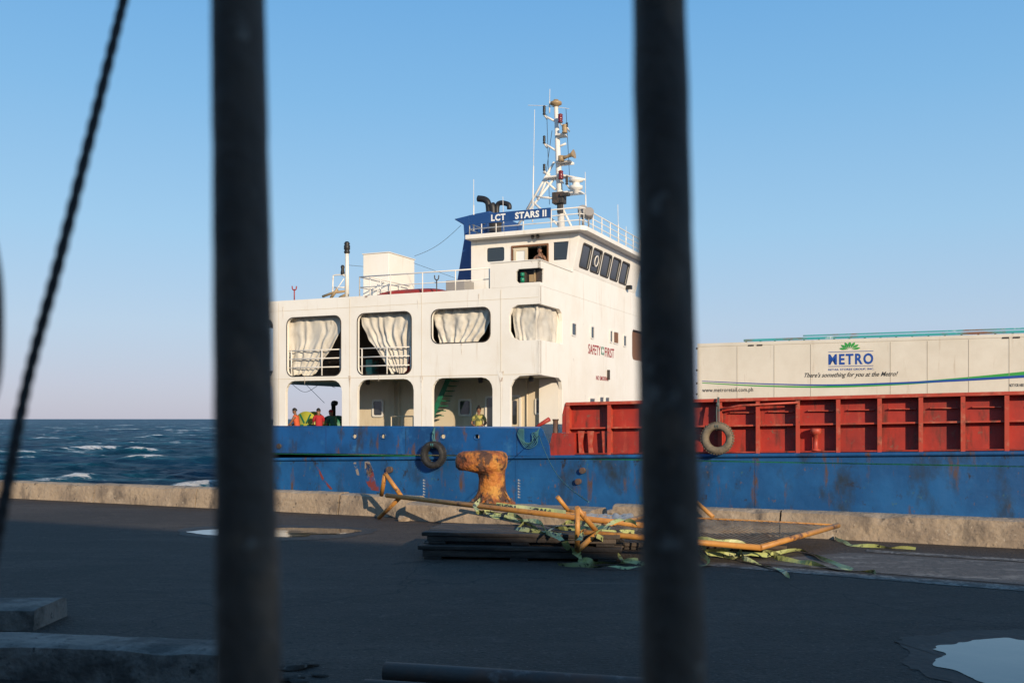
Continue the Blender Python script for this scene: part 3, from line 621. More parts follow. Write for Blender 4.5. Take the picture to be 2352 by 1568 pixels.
c = MB(); c.lathe([(.10, 0), (.12, .06), (.09, .12), (.12, .16), (.12, .3), (.09, .34), (.12, .38), (.06, .46)], pz(797, 582), (0,0,1), 12); c.build('stern_lamp', M['black'], sm_)
c = MB(); c.lathe([(.07, 0), (.08, .05), (.06, .2), (.08, .3), (.04, .36)], pz(787, 630), (0,0,1), 10); c.build('towing_lamp', M['black'], sm_)
c = MB(); c.tube([pz(787, 632), pz(797, 636)], .03, 6); c.tube(cr([pz(764, 676), pz(765, 640), pz(768, 632), pz(792, 631)], 5), .03, 6); c.tube([pz(768, 660), pz(792, 660)], .025, 6); c.tube([pz(764, 678), pz(790, 640)], .02, 6); c.build('lamp_bracket', M['wmetal'], sm_)
c = MB(); c.tube([pz(741, 681), pz(765, 672), pz(798, 668)], .05, 8); c.tube([pz(760, 684), pz(775, 664)], .06, 8); c.tube([pz(780, 684), pz(800, 674)], .06, 8); c.build('deck_roller', M['brass'], ship)
c = MB(); V = .4; c.tube([pz(676, 690), pz(676, 664)], .025, 6); c.tube(cr([pz(671, 657), pz(672, 664), pz(676, 666), pz(680, 664), pz(681, 657)], 4), .025, 6); c.build('crutch', M['red'], ship)
c = MB(); V = .35; c.tube([pz(1003, 690), pz(1003, 642)], .022, 6); c.tube(cr([pz(998, 632), pz(999, 640), pz(1003, 643), pz(1007, 640), pz(1008, 632)], 4), .022, 6); c.build('crutch', M['sooty'], ship)
c = MB(); a_ = Vector(SP(1058, 518, 4.5)); b2 = Vector(SP(952, 588, 4.0)); c.tube([a_.lerp(b2, t/10)+Vector((0, 0, -.18*math.sin(PI*t/10))) for t in range(11)], .009, 4); c.build('aerial_wire', M['ldark'], ship)
for q in (((950, 604, 3), (1050, 640, 3)), ((800, 609, 1.5), (834, 612, 2.2))): c = MB(); c.tube([SP(*q[0]), SP(*q[1])], .009, 4); c.build('aerial_wire', M['ldark'], ship)
for q in ([(700, 880, 12), (745, 925, 9)], [(735, 878, 6), (770, 890, 6)], [(668, 880, 8), (700, 900, 8), (735, 882, 8)]): c = MB(); c.tube(cr([SP(*p) for p in q], 6), .012, 4); c.build('cable', M['ldark'], ship)

bt = ship_thing('upturned_boat', 'low red upturned boat lying on the white roof beside the railing', 'boat', SU(950, 1.1), 1.1, 6.12)
c = MB(); Lb = SU(1042, 1.1)-SU(858, 1.1); rings = 15; pts = []
for i in range(rings):
    t = i/(rings-1); x = (t-.5)*Lb; wd = .55*(1-abs(2*t-1)**3.2)**.6+.02; hh = .26*(1-abs(2*t-1)**4)+.03
    for k in range(9): a_ = PI*k/8; pts.append((x, -wd*math.cos(a_), hh*math.sin(a_)**.7))
c.smooth = True; c.add(pts, [(i*9+k, i*9+k+1, (i+1)*9+k+1, (i+1)*9+k) for i in range(rings-1) for k in range(8)]); c.build('boat_shell', M['red'], bt)
c = MB(); c.tube([((t-.5)*Lb, -(.57*(1-abs(2*t-1)**3.2)**.6+.02), .03) for t in np.linspace(0, 1, 16)], .035, 6); c.build('gunwale', M['orange'], bt)

# red coaming
u0 = SU(1300); u1 = uB-1
c = MB()
c.plate([(u0, zb(u0)), (u1, zb(u1)), (u1, zt(u1)-.02), (u0, zt(u0)-.02)], [], fs_(.36), .05)
co = c.build('hold_coaming', M['red'], ship)
c = MB(); c.plate([(u0-.02, zt(u0)-.10), (u1, zt(u1)-.10), (u1, zt(u1)), (u0-.02, zt(u0))], [], fs_(.0), .50); c.build('top_plate', M['redlip'], co)
zm_ = lambda u: 1.24+.0195*u
c = MB(); c.plate([(u0, zm_(u0)), (u1, zm_(u1)), (u1, zm_(u1)+.05), (u0, zm_(u0)+.05)], [], fs_(.12), .237); c.build('stringer', M['redlip'], co)
c = MB(); c.plate([(u0, zb(u0)+.06), (u1, zb(u1)+.06), (u1, zb(u1)+.10), (u0, zb(u0)+.10)], [], fs_(.05), .308); c.build('foot_plate', M['red'], co)
px_r = [1303, 1398, 1490, 1568, 1653, 1740, 1832, 1925, 2020, 2115, 2212, 2313]
us = [SU(p) for p in px_r]; us += [us[-1]+1.75*i for i in range(1, 6)]
for u in us:
    c = MB(); z0, z1 = zb(u)+.02, zt(u)-.1
    prof = [(.06, z0), (.357, z0), (.357, z1), (.06, z1)]
    c.plate(prof, [], lambda a_, b_, d, u=u: (u-.02+d, a_, b_), .04)
    c.box((u-.06, .035, z0), (u+.06, .058, z1)); c.build('rib', M['redlip'], co)
for a_, b_ in zip(us[4:], us[5:]):
    m_ = a_+(b_-a_)*.5; c = MB(); c.box((m_-.32, .25, zm_(m_)+.42), (m_+.42, .357, zm_(m_)+.45)); c.build('bay_stiffener', M['redlip'], co)
c = MB(); c.smooth = True; c.tube([(SU(1655), -.03, side(1655, 940)[1]), (SU(1700), -.03, side(1700, 931)[1]), (SU(1835), -.03, side(1835, 924)[1])], .035, 8); c.build('handrail_pipe', M['redlip'], co)
u, z = side(1872, 1040); c = MB(); c.smooth = True; c.lathe([(.15, 0), (.15, .03), (.075, .06), (.075, .48), (.16, .52), (.17, .62), (.15, .68)], (u, .15, zb(u)+.1), (0,0,1), 16); c.build('mushroom_vent', M['redlip'], ship)
c = MB()
c.plate([(SU(1290), 1.15), (SU(1303), 1.15), (SU(1303), zt(0)-.02), (SU(1296), zt(0)-.02), (SU(1290), 1.75)], [], fs_(.05), .5)
c.plate([(SU(1252), zb(0)+.02), (SU(1318), zb(0)+.02), (SU(1318), 1.13), (SU(1268), 1.13), (SU(1264), .85)], [], fs_(.02), .4)
c.build('hold_end_plate', M['red'], ship)
for px in (1330, 1352, 1385): 
    c = MB(); u = SU(px); c.plate([(u-.05, zb(0)+.1), (u+.12, zb(0)+.1), (u+.05, .75), (u+.12, 1.2), (u-.1, 1.2)], [], fs_(.15), .06); c.build('hold_bracket', M['redlip'], ship)
c = MB(); c.smooth = True; u = SU(1276, .3); c.tube([(u, .3, .35), (u, .3, 1.55)], .09, 10); c.tube([(u, .3, 1.55), (u, .3, 1.6)], .11, 10); c.build('bitt_post', M['rustpipe'], ship)
c = MB(); c.tube([SP(1225, 985, .1), SP(1240, 975, .1), SP(1262, 962, .1)], [.03, .06, .08], 8); c.build('hawse_pipe', M['red'], ship)
c = MB()
c.plate([(u0, zb(u0)), (u1, zb(u1)), (u1, zt(u1)-.02), (u0, zt(u0)-.02)], [], fs_(BM-.5), .05); c.build('far_hold_coaming', M['red'], ship)
c = MB(); c.box((uB-1, 0, .5), (uB-.8, BM, 4.2)); c.build('bow_ramp', M['red'], ship)

# ============ CURTAINS ============
def curtain(rows_, label, q, npl, seed):
    nr, nc = 34, 96
    pts = []
    for i in range(nr):
        t = i/(nr-1)*(len(rows_)-1); k = min(int(t), len(rows_)-2); f = t-k
        y, xl, xr = [rows_[k][j]*(1-f)+rows_[k+1][j]*f for j in range(3)]
        for j in range(nc):
            s_ = j/(nc-1); tt = i/(nr-1)
            wv2 = npl*s_+1.3*noise.noise(Vector((s_*1.8, tt*1.1, seed)))+.4*noise.noise(Vector((s_*6, tt*1.6, seed+5)))
            am_ = .018+.05*abs(noise.noise(Vector((s_*3, tt*1.2, seed+9))))+.015*tt
            g = math.sin(2*PI*wv2)*am_+.05*math.sin(9*(s_*.8+tt*1.1)+seed)*abs(noise.noise(Vector((s_*2, tt*2, seed+2))))*2+.03*noise.noise(Vector((s_*14, tt*9, seed)))
            yy = y + (3*math.sin(s_*9+seed)+2*math.sin(s_*23) if i == nr-1 else 0)
            xx = xl+(xr-xl)*s_+ (2.5*noise.noise(Vector((tt*5, seed, s_*2))))
            pts.append(q(xx, yy, g))
    o = pts[0]
    c = MB(); c.smooth = True
    c.add(pts, [(i*nc+j, i*nc+j+1, (i+1)*nc+j+1, (i+1)*nc+j) for i in range(nr-1) for j in range(nc-1)])
    tag(c.build('canvas_curtain', M['canvas'], frame='ship', origin=o, recalc=False), label, 'curtain', 'canvas curtains in the upper deck openings')
qs_ = lambda x, y, g: (lambda p: (p[0], p[1]+g, p[2]))(SP(x, y, .26))
curtain([(716, 658, 786), (760, 660, 784), (800, 662, 762), (830, 666, 742), (862, 668, 720)], 'white canvas curtain gathered to the left in the upper opening nearest the stern', qs_, 5, 1)
curtain([(706, 828, 950), (750, 834, 948), (782, 848, 946), (806, 868, 941), (857, 900, 932)], 'white canvas curtain hanging in a narrowing twist in the second upper opening from the stern', qs_, 5, 2)
curtain([(700, 992, 1132), (730, 996, 1128), (760, 1004, 1114), (790, 1010, 1094)], 'white canvas curtain in the third upper opening, with dark gap at lower right', qs_, 6, 3)
def qd(x, y, g):
    if x < 1232.8: p = SP(x, y, .2); return (p[0], p[1]+g*.6, p[2])
    p = FP(x, y, -.2); return (p[0]-g*.6, p[1], p[2])
curtain([(690, 1174, 1292), (740, 1178, 1290), (790, 1188, 1288)], 'white canvas curtain wrapping round the front corner opening beside the white wall', qd, 6, 4)

# ============ TYRES ============
def tyre(px, py, r_, mm, label, top, rm):
    v = -.30; u, z = side(px, py, v)
    t = ship_thing('tyre_fender', label, 'tyre', u, v, z, group=None)
    c = MB(); pr = []
    for k in range(16):
        a_ = 2*PI*k/16; ca, sa = math.cos(a_), math.sin(a_)
        pr.append((r_*.77+r_*.23*math.copysign(abs(ca)**.7, ca), .15*math.copysign(abs(sa)**.7, sa)))
    c.smooth = True; c.lathe(pr, (0,0,0), (0,1,0), 36, close=True); c.build('tyre', M[mm], t)
    c = MB()
    for k in range(36):
        a_ = 2*PI*k/36; x = Matrix.Rotation(a_, 4, 'Y'); c.box((r_*.985, -.12, -.02), (r_*1.02, .12, .02), x)
    c.build('tread', M[mm], t)
    tu, tz = side(top[0], top[1], -.1)
    c = MB(); c.smooth = True
    for dx in (-.03, .04): c.tube(cr([(tu-u+dx*.3, .2, tz-z), (tu-u+dx, .1, (tz-z)*.7), (dx, .02, r_*.95), (dx, -.16, r_*.78), (dx, .0, r_*.5), (dx, .15, r_*.7)], 6), .022, 6)
    c.lathe([(.02, -.07), (.06, 0), (.02, .07)], (tu-u, .12, (tz-z)*.82), (0,0,1), 8); c.build('hanging_rope', M[rm], t)
tyre(996, 1044, .47, 'rubber', 'black tyre fender hanging on the blue bulwark left of the orange bollard', (998, 982), 'rope')
tyre(1648, 1006, .50, 'dusty', 'dusty beige tyre fender hanging in front of the red coaming beside the right bar', (1650, 912), 'ropeg')
c = MB(); c.smooth = True
for k in range(6):
    c.tube(cr([SP(1193+k*2, 984, -.13), SP(1190+k*3, 1000+k*3, -.16), SP(1208+k*3, 1028-k*3, -.16), SP(1232-k*2, 1020-k*5, -.16), SP(1236-k, 992, -.13), SP(1240, 980, -.05)], 7), .013, 6)
tag(c.build('coiled_rope', M['rope'], frame='ship', origin=SP(1215, 984, -.1)), 'teal mooring rope looped over the end of the blue bulwark', 'rope')
c = MB(); a_ = Vector(ship_world(*SP(1238, 1000, -.1))); b2 = Vector(W(1352, 1152, 15.2))
c.tube([a_.lerp(b2, t/14)+Vector((0, 0, -.35*math.sin(PI*t/14))) for t in range(15)], .011, 5)
tag(c.build('mooring_line', M['rope'], origin=tuple(b2)), 'thin slack mooring line running from ship to quay right of the bollard', 'rope')

# ============ TRAILERS ============
vT = 1.6; ut0 = SU(1603, vT); LT = 12.3; zT0, zT1 = 2.02, 4.09
T = ship_thing('white_box_trailer', 'long white box trailer with green leaf emblem and blue lettering in the hold', 'trailer', ut0, vT, DK)
def TP(px, py, off=0): u, z = side(px, py, vT+off); return u-ut0, z-DK
z0, z1 = zT0-DK, zT1-DK
c = MB(); c.box((0, 0, z0), (LT, 2.45, z1)); box = c.build('box_body', M['trailer'], T, bevel=.02)
for px in (1693, 1778, 1862, 2045, 2130, 2225, 2318, 2400):
    c = MB(); x = TP(px, 850)[0]; c.box((x-.008, -.006, z0+.1), (x+.008, -.001, z1-.12)); c.build('panel_seam', M['seam'], box)
c = MB(); c.box((-.012, -.014, z1-.09), (LT+.01, -.002, z1+.012)); c.box((-.014, -.016, z0), (.06, -.003, z1-.1)); c.build('edge_rail', M['trailer'], box)
for py in (800, 850, 880, 905): c = MB(); x, z = TP(1604, py); c.box((-.06, -.02, z-.03), (-.005, .08, z+.03)); c.build('door_hinge', M['sooty'], box)
random.seed(3)
c = MB(); c.box((.1, .3, .9), (LT-.1, 2.1, z0-.005)); c.build('chassis', M['black'], T)
for x in (1.2, 2.4, 9.6):
    for y in (.35, 2.1): c = MB(); c.lathe([(.2, -.14), (.48, -.14), (.5, 0), (.48, .14), (.2, .14)], (x, y, .5), (0,1,0), 20); c.build('wheel', M['rubber'], T)
def ttext(body, x0, x1, yt, yb, m_, shear=0, bold=0, sp_=1):
    a_, zt_ = TP(x0, yt); b_, _ = TP(x1, yt); _, zb_ = TP(x0, yb)
    return text(body, 'lettering', lambda x, y: (a_+x, -.008, zb_+y), b_-a_, zt_-zb_, m_, box, shear, bold, spacing=sp_)
ttext('METRO', 1903, 2006, 813, 838, M['lblue'], 0, .03, 1.2)
ttext('RETAIL STORES GROUP, INC.', 1903, 2008, 846.5, 851.5, M['lblue'], 0, .01, 1.05)
ttext("There's something for you at the Metro!", 1848, 2063, 856, 870, M['ldark'], .45, .012)
ttext('www.metroretail.com.ph', 1613, 1730, 891, 903, M['ldark'], 0, .008, 1.05)
ttext('NOT FOR HIRE', 2318, 2352, 881, 888, M['ldark'], 0, .01)
for y in (808.5, 841.5):
    c = MB(); x, z = TP(1903, y); x2, _ = TP(2006, y); c.box((x, -.009, z-.007), (x2, -.003, z+.007)); c.build('emblem_bar', M['lblue'], box)
cx_, cz_ = TP(1952, 804)
for k in range(7):
    a_ = R(-78+26*k); c = MB(); Lf = .27 if abs(k-3) < 3 else .26
    pl = []
    for j in range(13):
        t = j/12; pl.append((.06+Lf*t, .042*math.sin(PI*t**1.4)))
    pl = pl+[(x, -y) for x, y in pl[-2:0:-1]]
    c.plate([(cx_+x*math.sin(a_)+y*math.cos(a_), cz_+.015+(x*math.cos(a_)-y*math.sin(a_))*.78) for x, y in pl], [], lambda p, q_, d: (p, -.011+d, q_), .008); c.build('emblem_leaf', M['lgreen'], box)
def swoosh(pts, wds, mm, off):
    P = cr([(TP(a_, b_)[0], 0, TP(a_, b_)[1]) for a_, b_ in pts], 10); n_ = len(P); c = MB(); vs = []
    for i, p in enumerate(P):
        t = i/(n_-1); w_ = wds[0]*(1-t)+wds[1]*t; vs += [(p.x, off, p.z-w_), (p.x, off, p.z+w_)]
    c.add(vs, [(2*i, 2*i+2, 2*i+3, 2*i+1) for i in range(n_-1)]); c.build('swoosh_line', M[mm], box, recalc=False)
swoosh([(1613, 879), (1750, 886), (1900, 888), (2050, 882), (2200, 871), (2352, 857), (2420, 850)], (.012, .06), 'lgreen', -.006)
swoosh([(1613, 875), (1750, 881), (1900, 884), (2050, 880), (2200, 873), (2352, 864), (2420, 859)], (.010, .045), 'lblue', -.009)
for px, py in ((1725, 792), (1745, 792), (2310, 768), (2335, 766)): c = MB(); x, z = TP(px, py); c.box((x-.09, -.018, z1-.12), (x+.09, -.003, z1-.075)); c.build('roof_clip', M['sooty'], box)
vU = 4.7; uu0 = SU(1712, vU)
T2 = ship_thing('turquoise_trailer', 'turquoise truck bed with rusty top rail showing behind the white trailer', 'trailer', uu0, vU, DK)
c = MB(); c.box((0, 0, 1.0), (11.5, 2.3, 4.00)); c.build('side_panel', M['teal'], T2)
c = MB(); 
c.box((-.05, -.06, 4.06), (11.6, .04, 4.14))
for i in range(24): x = i*.5; c.box((x, -.03, 4.0), (x+.06, .03, 4.06))
c.box((2.0, -.05, 4.18), (11.6, .03, 4.22)); c.build('top_rail', M['teal'], T2)
c = MB(); c.box((.2, .2, .5), (11.3, 2.1, .99)); c.build('chassis', M['black'], T2)
for x in (1.5, 9.5):
    for y in (.2, 2.0): c = MB(); c.lathe([(.2, -.14), (.48, -.14), (.5, 0), (.48, .14), (.2, .14)], (x, y, .5), (0,1,0), 20); c.build('wheel', M['rubber'], T2)

# ============ WINCHES ============
def winch(px, v, r_, mm, mm2, label, pz_):
    t = ship_thing('winch', label, 'winch', SU(px, v), v, DK)
    c = MB(); 
    for s_ in (-.32, .32): c.box((-.35, s_-.04, 0), (.35, s_+.04, .65))
    c.box((-.45, -.5, 0), (.45, .5, .06)); c.build('winch_frame', M['green'], t, bevel=.02)
    c = MB(); c.lathe([(.06, -.3), (r_, -.3), (r_, -.24), (r_*.55, -.24), (r_*.55, .24), (r_, .24), (r_, .3), (.06, .3)], (0, 0, pz_), (0, 1, 0), 28); c.build('drum', M[mm], t)
    for k in range(6):
        c = MB(); a_ = PI/3*k; x = Matrix.Translation((0, 0, pz_)) @ Matrix.Rotation(a_, 4, 'Y'); c.box((.1, -.325, -.03), (r_*.92, -.302, .03), x); c.build('spoke', M[mm2], t)
winch(712, 2.4, .56, 'drum', 'green', 'yellow green rope winch between two people on the aft deck', 1.05)
winch(768, 3.4, .50, 'green', 'black', 'dark green winch with black pipe, beside the right person at the stern', .95)
c = MB(); c.smooth = True; p = SP(766, 925, 3.9); c.tube([(p[0], p[1], DK), (p[0], p[1], p[2]-.1)], .09, 10); c.tube(cr([(p[0], p[1], p[2]-.12), (p[0], p[1], p[2]), (p[0]+.16, p[1], p[2]-.02)], 4), .10, 10)
tag(c.build('vent_pipe', M['black'], frame='ship', origin=(p[0], p[1], DK)), 'short black vent pipe standing behind the green winch', 'pipe')

# ============ PEOPLE ============
def skinmesh(name, vs, es, rad, m_, parent, root=0, sub=1):
    me_ = bpy.data.meshes.new(name+'_s'); me_.from_pydata(vs, es, []); ob = bpy.data.objects.new(name+'_s', me_); COL.objects.link(ob)
    sk = ob.modifiers.new('skin', 'SKIN'); sk.use_smooth_shade = True
    for i, r_ in enumerate(rad):
        d = me_.skin_vertices[0].data[i]; rx = r_ if isinstance(r_, tuple) else (r_, r_); d.radius = rx; d.use_root = (i == root)
    sb_ = ob.modifiers.new('sub', 'SUBSURF'); sb_.levels = sub; sb_.render_levels = sub
    dg = bpy.context.evaluated_depsgraph_get(); dg.update()
    m2 = bpy.data.meshes.new_from_object(ob.evaluated_get(dg)); bpy.data.objects.remove(ob)
    m2.name = name; m2.materials.clear(); m2.materials.append(m_)
    o = bpy.data.objects.new(name, m2); COL.objects.link(o); o.parent = parent
    for p_ in m2.polygons: p_.use_smooth = True
    return o
def person(label, u, v, z, face, lean=0.0, arms=None, shirt='redcloth', trousers='darkcloth', sleeves=True, H=1.0, hair='hair', bare=False, bun=False):
    w_ = ship_world(u, v, z); t = thing('person', label, 'person', w_, face)
    def bend(p):
        p = Vector(p)
        if p.z > .92: q_ = Matrix.Rotation(-lean, 3, 'X') @ (p-Vector((0, 0, .92))); p = q_+Vector((0, 0, .92))
        return p*H
    V_ = []; E_ = []; Rd = []
    def addv(p, r_, par=None, b_=True):
        V_.append(bend(p) if b_ else Vector(p)*H); Rd.append(r_*H if not isinstance(r_, tuple) else (r_[0]*H, r_[1]*H))
        if par is not None: E_.append((par, len(V_)-1))
        return len(V_)-1
    pel = addv((0, 0, .95), (.14, .10)); wa = addv((0, .0, 1.10), (.125, .09), pel); ch = addv((0, 0, 1.28), (.15, .105), wa); st_ = addv((0, 0, 1.41), (.10, .07), ch)
    nk = addv((0, .0, 1.48), .052, st_); jw = addv((0, .02, 1.555), (.062, .068), nk); hd = addv((0, .012, 1.63), (.072, .088), jw); tp = addv((0, .0, 1.69), (.055, .065), hd)
    ns = addv((0, .105, 1.60), .012, hd)
    er = addv((.085, 0, 1.60), .015, hd); el = addv((-.085, 0, 1.60), .015, hd)
    arms = arms or {}
    for s_ in (-1, 1):
        d = arms.get(s_, ((.25, -.02, 1.12), (.27, .05, .88)))
        sh = addv((s_*.165, 0, 1.38), .058, st_); 
        e = addv((s_*d[0][0], d[0][1], d[0][2]), .040, sh); wr = addv((s_*d[1][0], d[1][1], d[1][2]), .027, e)
        dr_ = (Vector(d[1])-Vector(d[0])).normalized(); dr_ = Vector((dr_.x*s_, dr_.y, dr_.z))
        base = Vector((s_*d[1][0], d[1][1], d[1][2])); pm = addv(base+dr_*.06, (.034, .022), wr)
        sdv = dr_.cross(Vector((0, 0, 1))); sdv = sdv.normalized() if sdv.length > .2 else Vector((0, 1, 0)); dn = dr_.cross(sdv).normalized()
        for k, ln in enumerate((.062, .072, .066, .052)):
            o_ = sdv*(-.03+.02*k); a1 = addv(base+dr_*.10+o_, .010, pm); a2 = addv(base+dr_*(.10+ln*.5)+o_+dn*.008, .009, a1); addv(base+dr_*(.10+ln*.9)+o_+dn*.026, .008, a2)
        a1 = addv(base+dr_*.05+sdv*-.04, .011, pm); addv(base+dr_*.085+sdv*-.058+dn*.01, .009, a1)
        hp = addv((s_*.09, 0, .88), .085, pel, False); kn = addv((s_*.10, .02, .50), .055, hp, False); an = addv((s_*.105, -.02, .09), .038, kn, False); addv((s_*.115, .13, .035), .035, an, False)
    skinmesh('body', V_, E_, Rd, M['skin'], t)
    def sk2(name, pts, ed, rd, mm): skinmesh(name, [bend(p) if b_ else Vector(p)*H for p, b_ in pts], ed, [((r_[0]*H, r_[1]*H) if isinstance(r_, tuple) else r_*H) for r_ in rd], M[mm], t)
    if not bare:
        pts = [((0, 0, .92), 1), ((0, 0, 1.10), 1), ((0, 0, 1.28), 1), ((0, 0, 1.43), 1)]; ed = [(0, 1), (1, 2), (2, 3)]; rd = [(.165, .125), (.15, .115), (.172, .128), (.09, .08)]
        for s_ in (-1, 1):
            d = arms.get(s_, ((.25, -.02, 1.12), 0)); sh = Vector((s_*.17, 0, 1.385)); e = Vector((s_*d[0][0], d[0][1], d[0][2]))
            pts.append((sh, 1)); ed.append((3, len(pts)-1)); rd.append(.075)
            if sleeves: pts.append((sh.lerp(e, .75), 1)); ed.append((len(pts)-2, len(pts)-1)); rd.append(.06)
        sk2('shirt', pts, ed, rd, shirt)
    pts = [((0, 0, .97), 0)]; ed = []; rd = [(.16, .12)]
    for s_ in (-1, 1):
        k = len(pts); pts += [((s_*.09, 0, .86), 0), ((s_*.10, .02, .5), 0), ((s_*.105, -.02, .12), 0)]; ed += [(0, k), (k, k+1), (k+1, k+2)]; rd += [.10, .075, .06]
    sk2('trousers', pts, ed, rd, trousers)
    c = MB(); c.smooth = True; n1_, n2_ = 9, 18; pts = []
    for i in range(n1_):
        for k in range(n2_):
            ph_ = (i/(n1_-1))*(PI*.52); az = 2*PI*k/n2_; back = .5-.5*math.sin(az); ph_ *= .72+.38*back
            r_ = 1.05+.03*math.sin(k*2.3+i)
            pts.append(bend((.082*r_*math.sin(ph_)*math.cos(az), .004+.100*r_*math.sin(ph_)*math.sin(az), 1.635+.112*r_*math.cos(ph_))))
    c.add(pts, [(i*n2_+k, i*n2_+(k+1) % n2_, (i+1)*n2_+(k+1) % n2_, (i+1)*n2_+k) for i in range(n1_-1) for k in range(n2_)])
    if bun: c.lathe([(.01, -.04), (.04, -.02), (.045, .01), (.03, .04), (.005, .05)], bend((0, -.02, 1.77)), (0,0,1), 10)
    c.build('hair', M[hair], t, recalc=True)
    for s_ in (-1, 1): c = MB(); c.lathe([(.002, -.008), (.011, -.004), (.011, .004), (.002, .008)], bend((s_*.032, .092, 1.632)), (0,1,0), 8); c.build('eye', M['hair'], t)
    c = MB(); c.box(tuple(bend((-.024, .088, 1.568))), tuple(bend((.024, .1, 1.576)))); c.build('mouth', M['redcloth'], t)
    return t
FWD = ((.20, .18, 1.16), (.14, .40, 1.12))
person('person in orange vest leaning on the blue bulwark at the stern, facing left', SU(684, 1.0), 1.0, DK, R(78), .18, {-1: ((.20, .20, 1.14), (.16, .43, 1.06)), 1: ((.20, .20, 1.14), (.16, .43, 1.10))}, 'orange', sleeves=False)
person('person in red shirt with back turned, between the two winches', SU(733, 1.1), 1.1, DK, R(20), .22, {-1: FWD, 1: FWD}, 'redcloth')
person('person in dark green shirt bending low beside the green winch', SU(769, 1.6), 1.6, DK, R(40), .45, {-1: FWD, 1: FWD}, 'greencloth', hair='redcloth')
person('person in yellow camouflage shirt standing behind the bulwark, hands together', SU(1100, .6), .6, DK, R(172), .0, {-1: ((.27, .02, 1.14), (.07, .20, 1.05)), 1: ((.27, .02, 1.14), (.07, .20, 1.02))}, 'camo', bun=True)
person('bare chested person standing in the bridge doorway with one hand raised', SU(1240, 2.75), 2.75, 6.14, R(165), .05, {-1: ((.26, .06, 1.14), (.16, .22, 1.40)), 1: ((.25, .06, 1.14), (.12, .26, 1.15))}, bare=True, H=1.03)

# ============ QUAY OBJECTS ============
c = MB(); roughbox(c, (-1.72, -.34, 0), 3.1, .82, .27, .06, .016, Q, .03)
tag(c.build('concrete_plinth', M['concrete'], origin=Q(-.3, 0, 0)), 'chipped concrete plinth under the orange bollard, in the gap of the kerb', 'plinth')
bx_, by_ = -.31, 15.45
B = thing('mooring_bollard', 'rusty orange mooring bollard with lopsided mushroom head on the quay edge', 'bollard', (bx_, by_, .26))
c = MB(); c.smooth = True; n_ = 28
rings = [(0, .36, .36, 0), (.05, .36, .36, 0), (.07, .30, .30, 0), (.14, .25, .25, 0), (.25, .215, .215, 0), (.42, .205, .205, 0), (.50, .215, .21, -.01), (.535, .30, .24, -.09), (.55, .36, .27, -.15), (.60, .395, .30, -.165), (.68, .405, .31, -.165), (.76, .40, .305, -.16), (.81, .37, .28, -.155), (.84, .30, .22, -.15), (.852, .1, .08, -.15)]
pts = []
for z, rx, ry, ox in rings:
    for k in range(n_):
        a_ = 2*PI*k/n_; p = Vector((ox+rx*math.cos(a_), ry*math.sin(a_), z)); nv = noise.noise_vector(p*4)*.010; pts.append(p+nv)
c.add(pts, [(i*n_+k, i*n_+(k+1) % n_, (i+1)*n_+(k+1) % n_, (i+1)*n_+k) for i in range(len(rings)-1) for k in range(n_)]+[tuple((len(rings)-1)*n_+k for k in range(n_))]); c.build('bollard_body', M['bollard'], B)
for k in range(6):
    a_ = PI/3*k+.3; c = MB(); c.lathe([(.035, 0), (.035, .03), (.018, .035), (.018, .06)], (.31*math.cos(a_), .31*math.sin(a_), .05), (0,0,1), 6); c.build('anchor_bolt', M['rustpipe'], B)
for k in range(4):
    a_ = PI/2*k-.5; c = MB(); d = Vector((math.cos(a_), math.sin(a_), 0)); s_ = Vector((-d.y, d.x, 0))*.02
    q0, q1, q2 = d*.2+Vector((0, 0, .06)), d*.40+Vector((0, 0, .0)), d*.2+Vector((0, 0, .26))
    c.add([q0-s_, q1-s_, q2-s_, q0+s_, q1+s_, q2+s_], [(0, 1, 2), (3, 5, 4), (0, 1, 4, 3), (1, 2, 5, 4), (2, 0, 3, 5)]); c.build('gusset', M['bollard'], B)
def pallet(cx_, cy, z, rz, Lx, Ly, label, hh=.13):
    t = thing('timber_pallet', label, 'pallet', (cx_, cy, z), rz, )
    for j in range(5):
        y = -Ly/2+(Ly-.17)*j/4; c = MB(); c.box((-Lx/2+random.uniform(-.03, .03), y, hh-.05), (Lx/2+random.uniform(-.03, .03), y+.17, hh-random.uniform(0, .006))); c.build('deck_board', M['wood'], t, bevel=.008)
    for y in (-Ly/2+.012, -.05, Ly/2-.112): c = MB(); c.box((-Lx/2+.04, y, .032), (Lx/2-.04, y+.1, hh-.052)); c.build('bearer', M['wood'], t, bevel=.006)
    for x in (-Lx/2+.06, -.1, Lx/2-.26): c = MB(); c.box((x, -Ly/2, 0), (x+.2, Ly/2, .03)); c.build('bottom_board', M['wood'], t, bevel=.004)
    return t
pallet(.14, 11.75, 0, R(-7), 2.3, 1.05, 'tarred black timber pallet on the asphalt, lower one of the two under the yellow barriers', .16)
pallet(.16, 11.82, .163, R(-8), 2.25, 1.0, 'tarred black timber pallet lying on top of another under the yellow barriers', .14)
pallet(2.35, 12.5, 0, R(-10), 2.0, .9, 'dark timber pallet under the barrier with wire mesh infill', .09)

